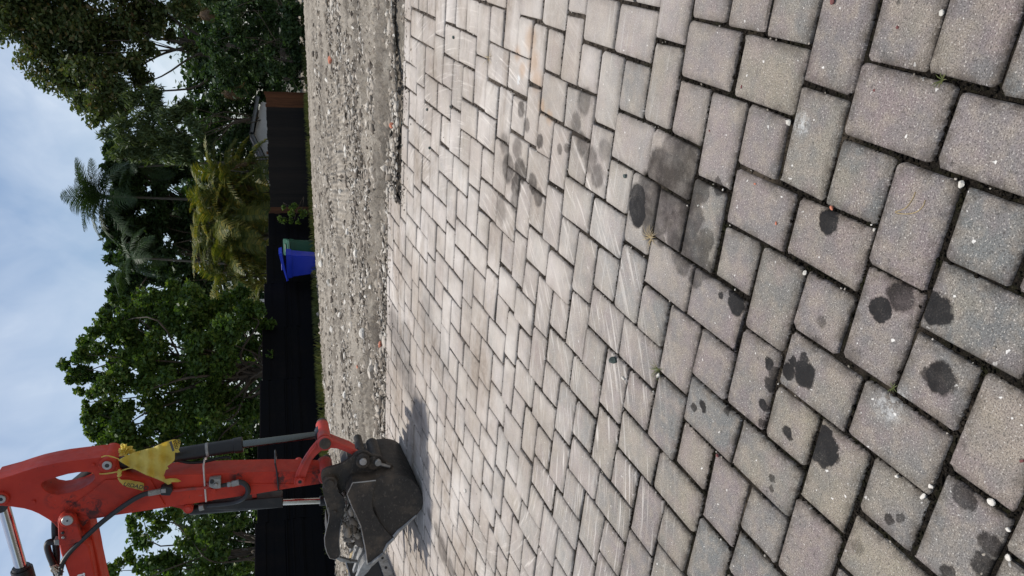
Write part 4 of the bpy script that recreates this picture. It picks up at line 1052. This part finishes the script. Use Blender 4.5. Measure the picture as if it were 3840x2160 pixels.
# doubler plate on the upper stick, weld bead and stiffener
extrude('doubler_plate', [('a', [(865, 660), (1010, 650), (1240, 655), (1360, 870), (1180, 905), (950, 938), (760, 968), (650, 930), (520, 930), (620, 850), (740, 765)])], OS-.010, .012, M_RED, stick, bevel=.003)
extrude('side_strip', [('b', [(60, 705), (700, 690), (900, 690), (900, 698), (700, 700), (60, 716)])], OS-.006, .008, M_RED, stick, bevel=.002)
# front cover plate, darker and narrower
pin('boss', 'a', (880, 542), OS-.022, OS+TS+.022, .052, M_RED, EX); pin('pin', 'a', (880, 542), OS-.034, OS+TS+.034, .030, M_PIN, EX); pin('pin_bore', 'a', (880, 542), OS-.036, OS, .014, M_BLACK, EX)
pin('boss', 'a', (5, 820), OS-.022, OS+TS+.022, .046, M_RED, EX); pin('pin', 'a', (5, 820), OS-.034, OS+TS+.034, .028, M_PIN, EX); pin('pin_bore', 'a', (5, 820), OS-.036, OS, .012, M_BLACK, EX)
for q in ((275, 842), (765, 537)): pin('grease_nipple', 'a', q, OS-.010, OS+.01, .012, M_RED, EX, 12)
# stick foot
pin('stick_end_tube', 'b', (1150, 640), OS-.02, OS+TS+.02, .055, M_RED_WORN, EX)
tube('hose', [ap('a', q, OS+TS+.03) for q in ((430, 800), (520, 770), (620, 700), (720, 620), (820, 540), (900, 470))], .045, M_RUBBER, EX, n=12)
# boom
boom = extrude('boom', [('a', [(482, 1180), (520, 1150), (600, 1120), (665, 1105), (690, 1165), (735, 1210), (760, 1330), (790, 1500), (830, 1700), (640, 1700), (590, 1520), (540, 1380), (500, 1270)])], OS-.05, .30, M_RED, EX, bevel=.01)
extrude('ear_plate', [('a', [(474, 1000), (486, 962), (515, 940), (550, 933), (590, 940), (620, 968), (640, 1040), (662, 1110), (680, 1162), (560, 1195), (485, 1200), (478, 1100)])], OS-.062, .045, M_RED, boom, bevel=.006)
extrude('ear_plate', [('a', [(474, 1000), (486, 962), (515, 940), (550, 933), (590, 940), (620, 968), (640, 1040), (662, 1110), (720, 1190), (600, 1230), (485, 1200), (478, 1100)])], OS+TS+.015, .045, M_RED, boom, bevel=.006)
extrude('boom_underplate', [('a', [(660, 1010), (740, 985), (760, 1100), (800, 1270), (850, 1500), (900, 1700), (820, 1700), (782, 1480), (735, 1215), (690, 1150)])], OS+.03, .16, M_RED, boom, bevel=.006)
pin('pivot_pin', 'a', (552, 997), OS-.082, OS+TS+.08, .034, M_PIN, EX); pin('pivot_collar', 'a', (552, 997), OS-.070, OS-.05, .046, M_RED, EX); pin('pin_dimple', 'a', (552, 997), OS-.085, OS-.05, .006, M_BLACK, EX, 8)
for q in ((515, 1097), (518, 1135)): pin('bolt', 'a', q, OS-.072, OS-.05, .009, M_PIN if q[1] > 1110 else M_BLACK, EX, 10)
# brand letter on the boom, its last character only in view
def text_mesh(name, txt, origin, xdir, ydir, size, mat, parent, depth=.0015, shear=0):
    cu = bpy.data.curves.new(name, 'FONT'); cu.body = txt; cu.size = size; cu.extrude = depth; cu.shear = shear; cu.offset = size*.012
    to = bpy.data.objects.new(name+'_src', cu); COL.objects.link(to)
    dg = bpy.context.evaluated_depsgraph_get(); me = bpy.data.meshes.new_from_object(to.evaluated_get(dg)); bpy.data.objects.remove(to)
    x = Vector(tuple(xdir)).normalized(); z = x.cross(Vector(tuple(ydir))).normalized(); y = z.cross(x)
    M = Matrix((x, y, z)).transposed().to_4x4(); M.translation = Vector(tuple(origin)); me.transform(M)
    me.materials.clear()
    return link(name, me, mat, parent)
def img_dirs(z, q, off, dx, dy):
    a = ap(z, q, off); b = ap(z, (q[0]+dx, q[1]+dy), off); return a, b-a
o_, xd = img_dirs('o', (965, 1475), OS-.054, -14, -100); _, yd = img_dirs('o', (965, 1475), OS-.054, -100, 14)
text_mesh('lettering', 'a', o_, xd, yd, .10, M_WHITE, boom)
# stick (arm) cylinder: chrome rod and gland
p0, p1 = ap('o', (25, 600), OC), ap('o', (262, 1430), OC); d = (p1-p0)/np.linalg.norm(p1-p0)
rod('arm_cylinder_rod', p0, p1+d*.1, .036, M_CHROME, EX); rod('arm_cylinder_gland', p1-d*.045, p1+d*.30, .066, M_BLACK, EX); rod('gland_lip', p1-d*.062, p1-d*.04, .054, M_BLACK, EX)
rod('arm_cylinder_eye', p0-AN*-.07, p0-AN*.07, .05, M_BLACK, EX)
# hoses beside the boom top
tube('hose', [ap('o', q, OC-.02) for q in ((625, 800), (622, 900), (628, 1050), (640, 1200), (640, 1330), (650, 1500))], .022, M_RUBBER, EX)
tube('hose', [ap('o', q, OC-.06) for q in ((640, 1070), (560, 1065), (535, 1110), (560, 1210), (600, 1310), (640, 1420), (660, 1500))], .021, M_RUBBER, EX)
extrude('hose_bracket', [('o', [(610, 1045), (690, 1035), (690, 1105), (615, 1100)])], OS-.06, .05, M_GALV, EX, bevel=.003)
for k in range(4):
    q = [(640+60*math.cos(a)*(1+.4*math.sin(k*2+a)), 1370+14*k+55*math.sin(a+k*.7)*(.8+.15*k)) for a in np.linspace(.4*k, .4*k+5.6, 9)]
    tube('wire_loop', [ap('o', (x, y), OS-.07+.05*math.sin(i+k)) for i, (x, y) in enumerate(q)], .0042, M_WIRE, EX, n=6)
# long hose over the stick
tube('hose', [ap('a', q, OS-.05) for q in ((1250, 765), (1180, 778), (1080, 830), (950, 920), (820, 1022), (720, 1112), (640, 1185), (560, 1270), (512, 1350), (490, 1460), (480, 1600))], .0165, M_RUBBER, EX, n=10)
p0, p1 = ap('t', (795, 1045), OS-.05), ap('t', (1010, 1005), OS-.04); rod('hose_ferrule', p0, p1, .019, M_GALV, EX, 14)
extrude('hose_clamp', [('t', [(1000, 960), (1060, 930), (1190, 940), (1210, 1000), (1165, 1085), (1010, 1080)])], OS-.055, .055, M_BLACK, EX, bevel=.005)
extrude('clamp_plate', [('t', [(1010, 975), (1095, 965), (1095, 1035), (1010, 1040)])], OS-.062, .01, M_GALV, EX, bevel=.002)
tube('steel_line', [ap('t', q, OS-.012) for q in ((1200, 990), (1330, 985), (1500, 965), (1811, 935))]+[ap('k', q, OS-.012) for q in ((60, 905),)], .010, M_RED_WORN, EX, n=8)
extrude('valve_block', [('k', [(85, 880), (150, 865), (245, 862), (248, 985), (160, 990), (85, 965)])], OS-.065, .062, M_GALV, EX, bevel=.004)
for q in ((125, 900), (175, 948)): pin('bolt', 'k', q, OS-.08, OS-.06, .014, M_BLACK if q[0] < 150 else M_GALV, EX, 10)
extrude('valve_bracket', [('k', [(110, 990), (180, 990), (175, 1050), (120, 1055)])], OS-.02, .02, M_RED, EX, bevel=.002)
p0, p1, p2 = ap('k', (248, 945), OS-.035), ap('k', (395, 922), OS-.035), ap('k', (495, 900), OS-.035)
rod('fitting', p0, p1, .014, M_BLACK, EX, 12); rod('fitting', ap('k', (335, 935), OS-.035), p1, .019, M_GALV, EX, 6); rod('hose_ferrule', p1, p2, .021, M_GALV, EX, 14)
tube('hose', [ap('k', q, o) for q, o in (((480, 897), OS-.035), ((540, 905), OS-.037), ((600, 950), OS-.04), ((618, 1020), OS-.04), ((590, 1085), OS-.03), ((520, 1135), OS-.01), ((420, 1170), OS+.02), ((280, 1190), OS+.04), ((60, 1205), OS+.05))], .0185, M_RUBBER, EX, n=10)
# cable ties round the stick
for z, q, mat, nm, tail in (('k', [(10, 680), (18, 800), (30, 960), (45, 1160)], M_TIE_W, 'white_tie', (28, 585)), ('k', [(985, 650), (1005, 740), (1018, 860), (1030, 1000)], M_RUBBER, 'black_tie', (940, 615))):
    pts_ = [ap(z, t_, OS-.006) for t_ in q]; back = [p-AN*(TS+.012) for p in pts_[::-1]]
    V, F = tube_data(pts_+back+[pts_[0]], .006, 5); mesh_obj(nm, V, F, mat, EX)
    if nm == 'white_tie':
        V, F = tube_data([pts_[0], ap(z, tail, OS+.05)], .006, 5); mesh_obj('tie_tail', V, F, mat, EX)
# bucket cylinder
b0, b1 = ap('a', (880, 542), OC), ap('k', (545, 385), OC); r1_ = ap('m', (215, 245), OC)
rod('bucket_cylinder_barrel', b0, b1, .048, M_BLACK, EX); d = (b1-b0)/np.linalg.norm(b1-b0)
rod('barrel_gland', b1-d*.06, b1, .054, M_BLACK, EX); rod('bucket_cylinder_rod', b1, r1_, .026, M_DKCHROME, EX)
rod('barrel_band', b0+(b1-b0)*.72, b0+(b1-b0)*.72+d*.02, .051, M_GALV, EX)
tube('cylinder_line', [b0+(b1-b0)*.3+AL_*.055, b0+(b1-b0)*.6+AL_*-.065+AN*.02, ap('k', (300, 560), OC), ap('k', (380, 578), OC)], .010, M_BLACK, EX)
rod('rod_eye', r1_-AN*-.05, r1_-AN*.05, .055, M_BLACK, EX); rod('rod_clevis', r1_, ap('m', (245, 375), OC), .05, M_BLACK, EX)
# linkage
OE0, OE1 = .13, OS+TS+.05             # ear plates
def side_link(off):
    return extrude('side_link', [('k', [(1248, 940), (1240, 895), (1252, 850), (1268, 795), (1300, 730), (1345, 635), (1400, 545), (1470, 445), (1530, 375), (1580, 320), (1650, 295), (1720, 320), (1745, 380), (1720, 430), (1660, 460), (1600, 485), (1540, 540), (1490, 600), (1455, 680), (1420, 780), (1392, 850), (1395, 905), (1385, 945), (1320, 965)])], off, .035, M_RED_WORN, EX, bevel=.006)
l1 = side_link(.165)
extrude('link_rib', [('k', [(1290, 800), (1335, 700), (1400, 580), (1470, 480), (1545, 390), (1560, 405), (1490, 495), (1420, 600), (1355, 715), (1310, 810)])], .150, .018, M_RED_WORN, l1, bevel=.003)
extrude('link_boss', [('k', [(1250, 850), (1392, 848), (1392, 930), (1370, 955), (1275, 955), (1252, 935)])], .145, .03, M_RED, l1, bevel=.004)
side_link(OS+TS+.01)
pin('pin', 'k', (1322, 898), .135, OS+TS+.06, .026, M_RED_WORN, EX); pin('pin_bore', 'k', (1322, 898), .132, .16, .013, M_BLACK, EX, 14)
pin('pin', 'm', (252, 385), .115, OS+TS+.075, .040, M_STEEL, EX); pin('pin_collar', 'm', (252, 385), .13, .165, .052, M_RED_WORN, EX)
pin('cross_tube', 'm', (240, 330), .17, OS+TS+.02, .046, M_RED_WORN, EX)
def hlink(off, th): return extrude('bucket_link', [('m', [(190, 330), (250, 300), (330, 330), (460, 385), (600, 440), (720, 500), (790, 560), (830, 620), (800, 690), (740, 690), (690, 640), (640, 545), (560, 505), (480, 470), (400, 445), (310, 440), (230, 430), (190, 390)])], off, th, M_RED_WORN, EX, bevel=.008)
hlink(.175, .045); hlink(OS+TS-.04, .045)
extrude('bucket_link_web', [('m', [(330, 345), (460, 395), (600, 448), (680, 500), (640, 530), (560, 495), (400, 435), (320, 420)])], .22, TS-.06, M_RED_WORN, EX, bevel=.006)
# bucket
BW = .60
BK = empty('bucket_root', A0); bpy.data.objects.remove(BK)
outer = [('m', [(540, 1060), (560, 1010), (625, 908), (780, 892), (940, 872), (1000, 840), (1080, 815), (1160, 804), (1240, 802), (1310, 810), (1370, 830), (1440, 876), (1490, 925), (1530, 980), (1560, 1045), (1580, 1120), (1578, 1190), (1560, 1260), (1520, 1310)]),
         ('n', [(1760, 335), (1560, 530), (1340, 742), (1250, 870), (1160, 1010), (1010, 1150), (900, 1260)])]
lipedge = [('n', [(860, 1232), (830, 1000), (790, 800), (742, 560), (690, 430), (640, 320), (590, 220)])]
shellP = poly(outer, .0)
def shell_mesh():
    V = []; F = []; n = len(shellP)
    c = np.mean(shellP, 0)
    ins = []
    for i, p in enumerate(shellP):
        t = shellP[min(i+1, n-1)]-shellP[max(i-1, 0)]; q = np.cross(t, AN); q /= np.linalg.norm(q)
        if (c-p)@q < 0: q = -q
        ins.append(p+q*.016)
    for P_, k in ((shellP, 0), (ins, 1)):
        for s in (0, 1): V += [p-AN*(BW*s) for p in P_]
    for i in range(n-1):
        F.append((i, i+1, n+i+1, n+i)); F.append((2*n+i, 3*n+i, 3*n+i+1, 2*n+i+1))
        F.append((i, 2*n+i, 2*n+i+1, i+1)); F.append((n+i, n+i+1, 3*n+i+1, 3*n+i))
    F.append((0, n, 3*n, 2*n)); F.append((n-1, 3*n-1, 4*n-1, 2*n-1)[::1])
    return V, F
V, F = shell_mesh()
bucket = mesh_obj('bucket', V, F, M_STEEL, EX); smooth_by_angle(bucket, RAD(40))
near = extrude('side_plate', outer+lipedge, -.006, .022, M_STEEL, bucket, bevel=.004)
extrude('side_plate', outer+lipedge, BW-.012, .022, M_STEEL, bucket, bevel=.004)
cut = [('m', [(540, 1060), (560, 1010), (625, 908), (780, 892), (940, 872), (912, 990), (890, 1120), (888, 1200), (905, 1290), (960, 1400)]), ('n', [(975, 200), (1010, 320), (1090, 490), (1180, 610), (1300, 740), (1230, 880), (1155, 1010), (1010, 1150), (900, 1262)])]
cp_ = extrude('cheek_plate', cut+lipedge, -.018, .014, M_STEEL, bucket, bevel=.003)
# bright worn rims
V, F = tube_data(poly([('n', [(862, 1235), (830, 1000), (790, 800), (742, 560), (690, 430), (640, 320), (590, 220)]), ('m', [(548, 1060), (625, 908), (780, 892), (940, 874)])], -.016), .0045, 5); mesh_obj('worn_rim', V, F, M_EDGE, bucket)
V, F = tube_data(poly([('n', [(1750, 345), (1560, 520), (1420, 640), (1345, 735)])], -.012), [.006, .012, .014, .016], 6); mesh_obj('worn_rim', V, F, M_EDGE, bucket)
V, F = tube_data(poly([('n', [(1345, 762), (1230, 870), (1160, 1005)])], -.020), [.010, .012, .010], 6); mesh_obj('worn_rim', V, F, M_EDGE, bucket)
V, F = tube_data(poly([('n', [(1150, 1040), (1050, 1130), (960, 1210), (890, 1255)])], -.020), [.012, .016, .018, .020], 6); mesh_obj('worn_rim', V, F, M_EDGE, bucket)
# lip and teeth
a_, b_ = ap('n', (885, 1255), 0), ap('n', (1010, 1150), 0); dl = a_-b_; dl /= np.linalg.norm(dl); up_ = np.cross(dl, AN); up_ /= np.linalg.norm(up_)
if up_[2] < 0: up_ = -up_
tip0 = ap('p', (1338, 2196), 0); lip0 = ap('n', (880, 1250), 0); td = tip0-lip0; tlen = np.linalg.norm(td); td /= tlen; tu = np.cross(td, AN); tu /= np.linalg.norm(tu)
if tu[2] < 0: tu = -tu
for k in range(5):
    o_ = .035+k*(BW-.07)/4; c = lip0-AN*o_
    bm = bmesh.new(); hw, th = .042, .034
    rows = [(-.10, 1., 1.), (0, 1., 1.), (.05, .86, .95), (tlen*.6, .6, .6), (tlen, .5, .16)]
    rv = []
    for s, kw, kt in rows:
        rv.append([bm.verts.new(tuple(c+td*s+AN*hw*kw*sx+tu*th*kt*sy+tu*.01)) for sx, sy in ((-1, -1), (1, -1), (1, 1), (-1, 1))])
    bm.faces.new(rv[0]); bm.faces.new(rv[-1][::-1])
    for i in range(len(rv)-1):
        for j in range(4): bm.faces.new((rv[i][j], rv[i][(j+1) % 4], rv[i+1][(j+1) % 4], rv[i+1][j]))
    bm_obj('tooth', bm, M_EDGE, bucket, bevel=.004)
# ears and coupler
ear = [('m', [(200, 860), (195, 800), (215, 750), (270, 715), (350, 695), (430, 672), (510, 635), (590, 575), (650, 520), (700, 490), (770, 478), (830, 495), (900, 540), (1000, 548), (1060, 600), (1170, 680), (1310, 765), (1420, 850), (1300, 815), (1150, 808), (1000, 840), (900, 870), (760, 890), (625, 905), (560, 985), (510, 1010), (470, 1060), (430, 1010), (405, 930), (360, 985), (300, 1000), (240, 960), (215, 920)])]
extrude('ear_plate', ear, OE0, .035, M_STEEL, bucket, bevel=.006)
extrude('ear_plate', ear, OE1, .035, M_STEEL, bucket, bevel=.006)
extrude('mounting_block', [('m', [(560, 985), (625, 900), (900, 850), (1080, 790), (1240, 770), (1330, 815), (1100, 850), (900, 900), (640, 930)])], .06, BW-.12, M_STEEL, bucket, bevel=.01)
for z, q, rr in (('m', (770, 628), .050), ('m', (322, 925), .052)):
    pin('pin_boss', z, q, OE0-.045, OE0+.01, rr, M_STEEL, bucket); pin('pin_cap', z, q, OE0-.062, OE0-.04, rr*.52, M_PIN if rr < .051 else M_STEEL, bucket)
    pin('pin', z, q, OE0, OE1+.08, rr*.6, M_STEEL, bucket)
pin('coupler_tube', 'm', (905, 650), OE0-.02, OE0+.04, .050, M_STEEL, bucket)
pin('cross_tube', 'm', (955, 640), OE0+.03, OE1+.03, .046, M_STEEL, bucket)
p0, p1 = ap('m', (965, 645), OE0-.03), ap('m', (1130, 690), OE0-.03)
rod('lock_handle', p0, p1, .012, M_GALV, bucket, 10); pin('lock_ring', 'm', (972, 645), OE0-.042, OE0-.01, .024, M_GALV, bucket, 14); extrude('lock_tab', [('m', [(1085, 650), (1165, 665), (1160, 730), (1075, 705)])], OE0-.03, .03, M_STEEL, bucket, bevel=.003)
# thumb
thumb_near = [('m', [(232, 900), (215, 1000), (238, 1110), (270, 1220), (295, 1340)]), ('n', [(150, 200), (165, 330), (150, 470), (112, 620), (82, 760), (90, 900), (120, 1020), (175, 1125), (270, 1152), (345, 1112), (372, 1050), (352, 900), (346, 800), (368, 600), (400, 420), (448, 260), (462, 150), (430, 20)]), ('m', [(440, 1040), (410, 950), (400, 900), (330, 860)])]
th = extrude('thumb', thumb_near, .125-.03, .026, M_STEEL, EX, bevel=.004)
extrude('thumb_plate', thumb_near, OE1+.04, .026, M_STEEL, th, bevel=.004)
V, F = tube_data(poly([('m', [(238, 1110), (270, 1220), (297, 1340)]), ('n', [(152, 200), (165, 330), (150, 470), (112, 620), (82, 760), (90, 900), (122, 1020), (177, 1125), (270, 1150), (345, 1112), (370, 1050), (350, 900), (346, 800), (368, 600), (400, 420)])], .094), .0032, 4); mesh_obj('worn_rim', V, F, M_EDGE, th)
extrude('thumb_crossplate', [('n', [(150, 700), (190, 720), (215, 900), (250, 1040), (330, 1090), (300, 1140), (200, 1110), (140, 960)])], .12, OE1-.10, M_STEEL, th, bevel=.006)
for k in range(4): extrude('thumb_tooth', [('n', [(290, 1140), (350, 1112), (560, 1180), (680, 1190), (690, 1215), (540, 1220), (360, 1190)])], .10+k*.115, .03, M_EDGE, th, bevel=.004)
pin('thumb_bolt', 'n', (265, 300), .085, .10, .016, M_STEEL, th, 12)
# thumb cylinder
t0, t1, t2 = ap('a', (1560, 905), OC), ap('k', (1088, 1172), OC), ap('m', (235, 1150), OC)
d = (t1-t0)/np.linalg.norm(t1-t0); rod('thumb_cylinder_barrel', t0, t1, .036, M_BLACK, EX)
extrude('thumb_cylinder_guard', [('k', [(-60, 1200), (1085, 1098), (1088, 1240), (1075, 1248), (-40, 1290)])], OC-.05, .10, M_BLACK, EX, bevel=.006)
rod('thumb_cylinder_rod', t1, t2, .022, M_CHROME, EX); rod('rod_clevis', t2-(t2-t1)/np.linalg.norm(t2-t1)*.03, t2+(t2-t1)/np.linalg.norm(t2-t1)*.05, .036, M_BLACK, EX)
pin('thumb_lug', 'a', (1548, 902), OS-.01, OS+TS+.01, .032, M_RED, EX); pin('pin', 'a', (1548, 902), OS-.02, OS+TS+.02, .018, M_RED_WORN, EX, 14)
extrude('thumb_bracket', [('a', [(1410, 878), (1520, 862), (1585, 885), (1575, 925), (1530, 925), (1480, 893)])], OS+.02, TS-.04, M_RED, EX, bevel=.004)
extrude('guard_bracket', [('k', [(665, 1065), (730, 1050), (735, 1110), (670, 1115)])], OC-.03, .06, M_RED_WORN, EX, bevel=.003)
rod('fitting', ap('t', (1660, 1290), OS), ap('t', (1740, 1270), OS), .022, M_GALV, EX, 10)
# dozer blade behind the bucket, at the machine's front
bl0, bl1 = on_pave(1452, 2085), on_pave(1500, 2215); bd = bl1-bl0; bd = bd/np.linalg.norm(bd)
up3 = np.array([0, 0, 1.]); bn = np.cross(bd, up3); bn /= np.linalg.norm(bn)
def blade_part(name, z0, z1, t0_, t1_, mat, s0=-.05, s1=1.6):
    V = []
    for s in (s0, s1):
        for (z, t) in ((z0, t0_), (z1, t0_), (z1, t1_), (z0, t1_)): V.append(bl0+bd*s+up3*z+bn*t)
    F = [(0, 1, 2, 3), (7, 6, 5, 4), (0, 4, 5, 1), (1, 5, 6, 2), (2, 6, 7, 3), (3, 7, 4, 0)]
    return mesh_obj(name, V, F, mat, EX)
blade = blade_part('dozer_blade', .085, .36, .01, .06, M_BLACK)
blade_part('cutting_edge', .01, .09, -.012, .012, M_EDGE)
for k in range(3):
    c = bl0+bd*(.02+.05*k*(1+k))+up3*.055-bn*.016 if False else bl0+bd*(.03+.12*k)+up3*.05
    bm = bmesh.new(); bm_cyl(bm, c-bn*.02, c+bn*.02, .012, n=8); bm_obj('blade_bolt_hole', bm, M_BLACK, EX)  # solid black discs stand for the dark inside open bolt holes

# rubble carried in the bucket
r_ = np.random.default_rng(400); P = []; S = []
corn = poly([('n', [(430, 30), (560, 150), (690, 440), (790, 800), (830, 1000), (840, 1150), (700, 1150), (480, 1050), (400, 800), (420, 420)]), ('m', [(700, 1100), (800, 1250)])], 0)
corn = np.array(corn)
for k in range(900):
    w_ = r_.dirichlet(np.ones(len(corn))*.35); p = w_@corn-AN*r_.uniform(.03, BW-.03)
    P.append(p); S.append(.010+.040*r_.random()**2.4)
props(scatter_stones('rubble_load', np.array(P), np.array(S), M_GRIT, None, rough=.3, seed=9), 'brown soil and broken rubble heaped inside the excavator bucket', 'rubble', kind='stuff')
# pale post leaning behind the teeth
props(tube('wooden_stake', [on_pave(1338, 2100)+np.array([0, .9, -.1]), on_pave(1338, 2100)+np.array([-.5, 1.1, .0])], .05, M_STRAW, None, n=10, sub=0), 'pale round stake lying on the dirt behind the bucket teeth', 'stake')

# ------------------------------------------------------------------ yellow caution sheet tied to the arm
TP = empty('caution_flag', ap('t', (310, 690), OS-.03), 'torn yellow plastic caution sheet and printed tape knotted round the arm', 'caution tape')
sheet = [(290, 475), (420, 402), (600, 332), (760, 290), (880, 260), (1030, 190), (1120, 155), (1200, 130), (1330, 120), (1345, 180), (1330, 258), (1310, 300), (1335, 340), (1290, 352), (1250, 345), (1250, 420), (1245, 480), (1190, 532), (1120, 582), (1145, 622), (1095, 645), (1060, 740), (1090, 800), (1180, 785), (1280, 792), (1360, 835), (1300, 852), (1190, 850), (1180, 880), (1130, 890), (1040, 840), (950, 800), (760, 730), (600, 650), (450, 580), (330, 510)]
def sheet_off(x, y): return OS-.085+.022*math.sin(x*.011+y*.004)+.014*math.sin(y*.021-x*.006)+.01*math.sin(x*.03)+.04*(y-200)/700
bm = bmesh.new(); vs_ = [bm.verts.new((x, y, 0)) for x, y in sheet]
es = [bm.edges.new((vs_[i], vs_[(i+1) % len(vs_)])) for i in range(len(vs_))]
bmesh.ops.triangle_fill(bm, edges=es, use_beauty=True)
for _ in range(4): 
    bmesh.ops.subdivide_edges(bm, edges=[e for e in bm.edges if e.calc_length() > 34], cuts=1, use_grid_fill=False); bmesh.ops.triangulate(bm, faces=bm.faces)
for v in bm.verts:
    x, y = v.co.x, v.co.y; p = ap('t', (x, y), sheet_off(x, y)); v.co = Vector(tuple(p))
o = bm_obj('sheet', bm, M_YELLOW, TP, smooth=True)
md = o.modifiers.new('thickness', 'SOLIDIFY'); md.thickness = .0012
def on_sheet(x, y, lift=.003): return ap('t', (x, y), sheet_off(x, y)-lift)
# printed stripe and letters
q = [(1152, 172), (1192, 150), (1243, 318), (1206, 332)]; V = []; F = []
for i in range(7):
    t = i/6; l = np.array(q[0])*(1-t)+np.array(q[3])*t; r2 = np.array(q[1])*(1-t)+np.array(q[2])*t
    V += [on_sheet(*l), on_sheet(*r2)]
F = [(2*i, 2*i+1, 2*i+3, 2*i+2) for i in range(6)]
st_ = mesh_obj('printed_stripe', V, F, M_GREY_INK, o)
def sheet_text(txt, x, y, dx, dy, size, ux, uy):
    a = on_sheet(x, y, .006); xd = ap('t', (x+dx, y+dy), sheet_off(x+dx, y+dy)-.006)-a; yd = ap('t', (x+ux, y+uy), sheet_off(x+ux, y+uy)-.006)-a
    return text_mesh('lettering', txt, a, xd, yd, size, M_INK, o, .0006)
sheet_text('ECO', 1216, 148, 17, 60, .030, 50, -14); sheet_text('PV', 1280, 126, 14, 60, .028, 50, -14)
# crumpled second layer
r_ = np.random.default_rng(7)
V = []; F = []
for (x0, y0, w2, h2) in ((330, 200, 110, 110), (400, 240, 130, 120), (470, 290, 120, 100), (300, 280, 130, 130)):
    b = len(V)
    for i in range(5):
        for j in range(5):
            V.append(ap('t', (x0+w2*(i/4)+r_.normal(0, 9), y0+h2*(j/4)+r_.normal(0, 9)), OS+.02+r_.normal(0, .022)))
    F += [(b+i*5+j, b+i*5+j+1, b+i*5+j+6, b+i*5+j+5) for i in range(4) for j in range(4)]
mesh_obj('crumpled_corner', V, F, M_YELLOW, TP)
def ribbon(name, pts, offs, width, mat, parent, twist=0.):
    C = catmull([ap('t', p, f_) for p, f_ in zip(pts, offs)], 6); V = []; F = []
    wv = np.array(ap('t', (0, 50), OS))-np.array(ap('t', (0, 0), OS)); wv /= np.linalg.norm(wv)
    for i, c in enumerate(C):
        a = twist*math.sin(i*.7); s = width/2*(math.cos(a)*wv+math.sin(a)*AN); V += [c-s, c+s]
    F = [(2*i, 2*i+1, 2*i+3, 2*i+2) for i in range(len(C)-1)]
    o = mesh_obj(name, V, F, mat, parent); md = o.modifiers.new('t', 'SOLIDIFY'); md.thickness = .0016; return o
ribbon('tape', [(-160, 690), (0, 712), (150, 698), (300, 672)], [OS+.06, OS-.012, OS-.02, OS-.03], .010, M_YELLOW, TP, .4)
ribbon('tape', [(330, 660), (430, 630), (520, 612), (640, 660), (780, 725)], [OS-.03, OS-.035, OS-.04, OS-.03, OS-.04], .009, M_YELLOW, TP, .5)
ribbon('tape', [(0, 425), (80, 405), (180, 420), (300, 465)], [OS-.01, OS-.02, OS-.03, OS-.05], .008, M_YELLOW, TP, .6)
V, F = tube_data(catmull([ap('t', q, o_) for q, o_ in (((300, 650), OS-.04), ((325, 680), OS-.055), ((295, 700), OS-.05), ((320, 730), OS-.055), ((285, 745), OS-.045))], 5), .010, 7); mesh_obj('knot', V, F, M_YELLOW, TP, smooth=True)
# printed tape end
C = [((275, 785), (300, 770)), ((315, 850), (340, 812)), ((370, 905), (395, 812)), ((450, 935), (480, 812)), ((560, 958), (570, 835)), ((640, 980), (650, 845)), ((712, 1004), (725, 872))]
V = []; 
for k, (lo, hi) in enumerate(C):
    for q_ in (lo, ((lo[0]+hi[0])/2, (lo[1]+hi[1])/2), hi): V.append(ap('t', q_, OS-.035-.012*math.sin(k*1.1)))
F = [(3*i+j, 3*i+j+1, 3*i+j+4, 3*i+j+3) for i in range(6) for j in range(2)]
tp = mesh_obj('printed_tape', V, F, M_YELLOW, TP, smooth=True); md = tp.modifiers.new('t', 'SOLIDIFY'); md.thickness = .0014
a = ap('t', (362, 912), OS-.062); xd = ap('t', (720, 975), OS-.062)-a; yd = ap('t', (385, 830), OS-.062)-a
me = text_mesh('lettering', 'UIDADO', a, xd, yd, .039, M_INK, tp, .0005, .2)
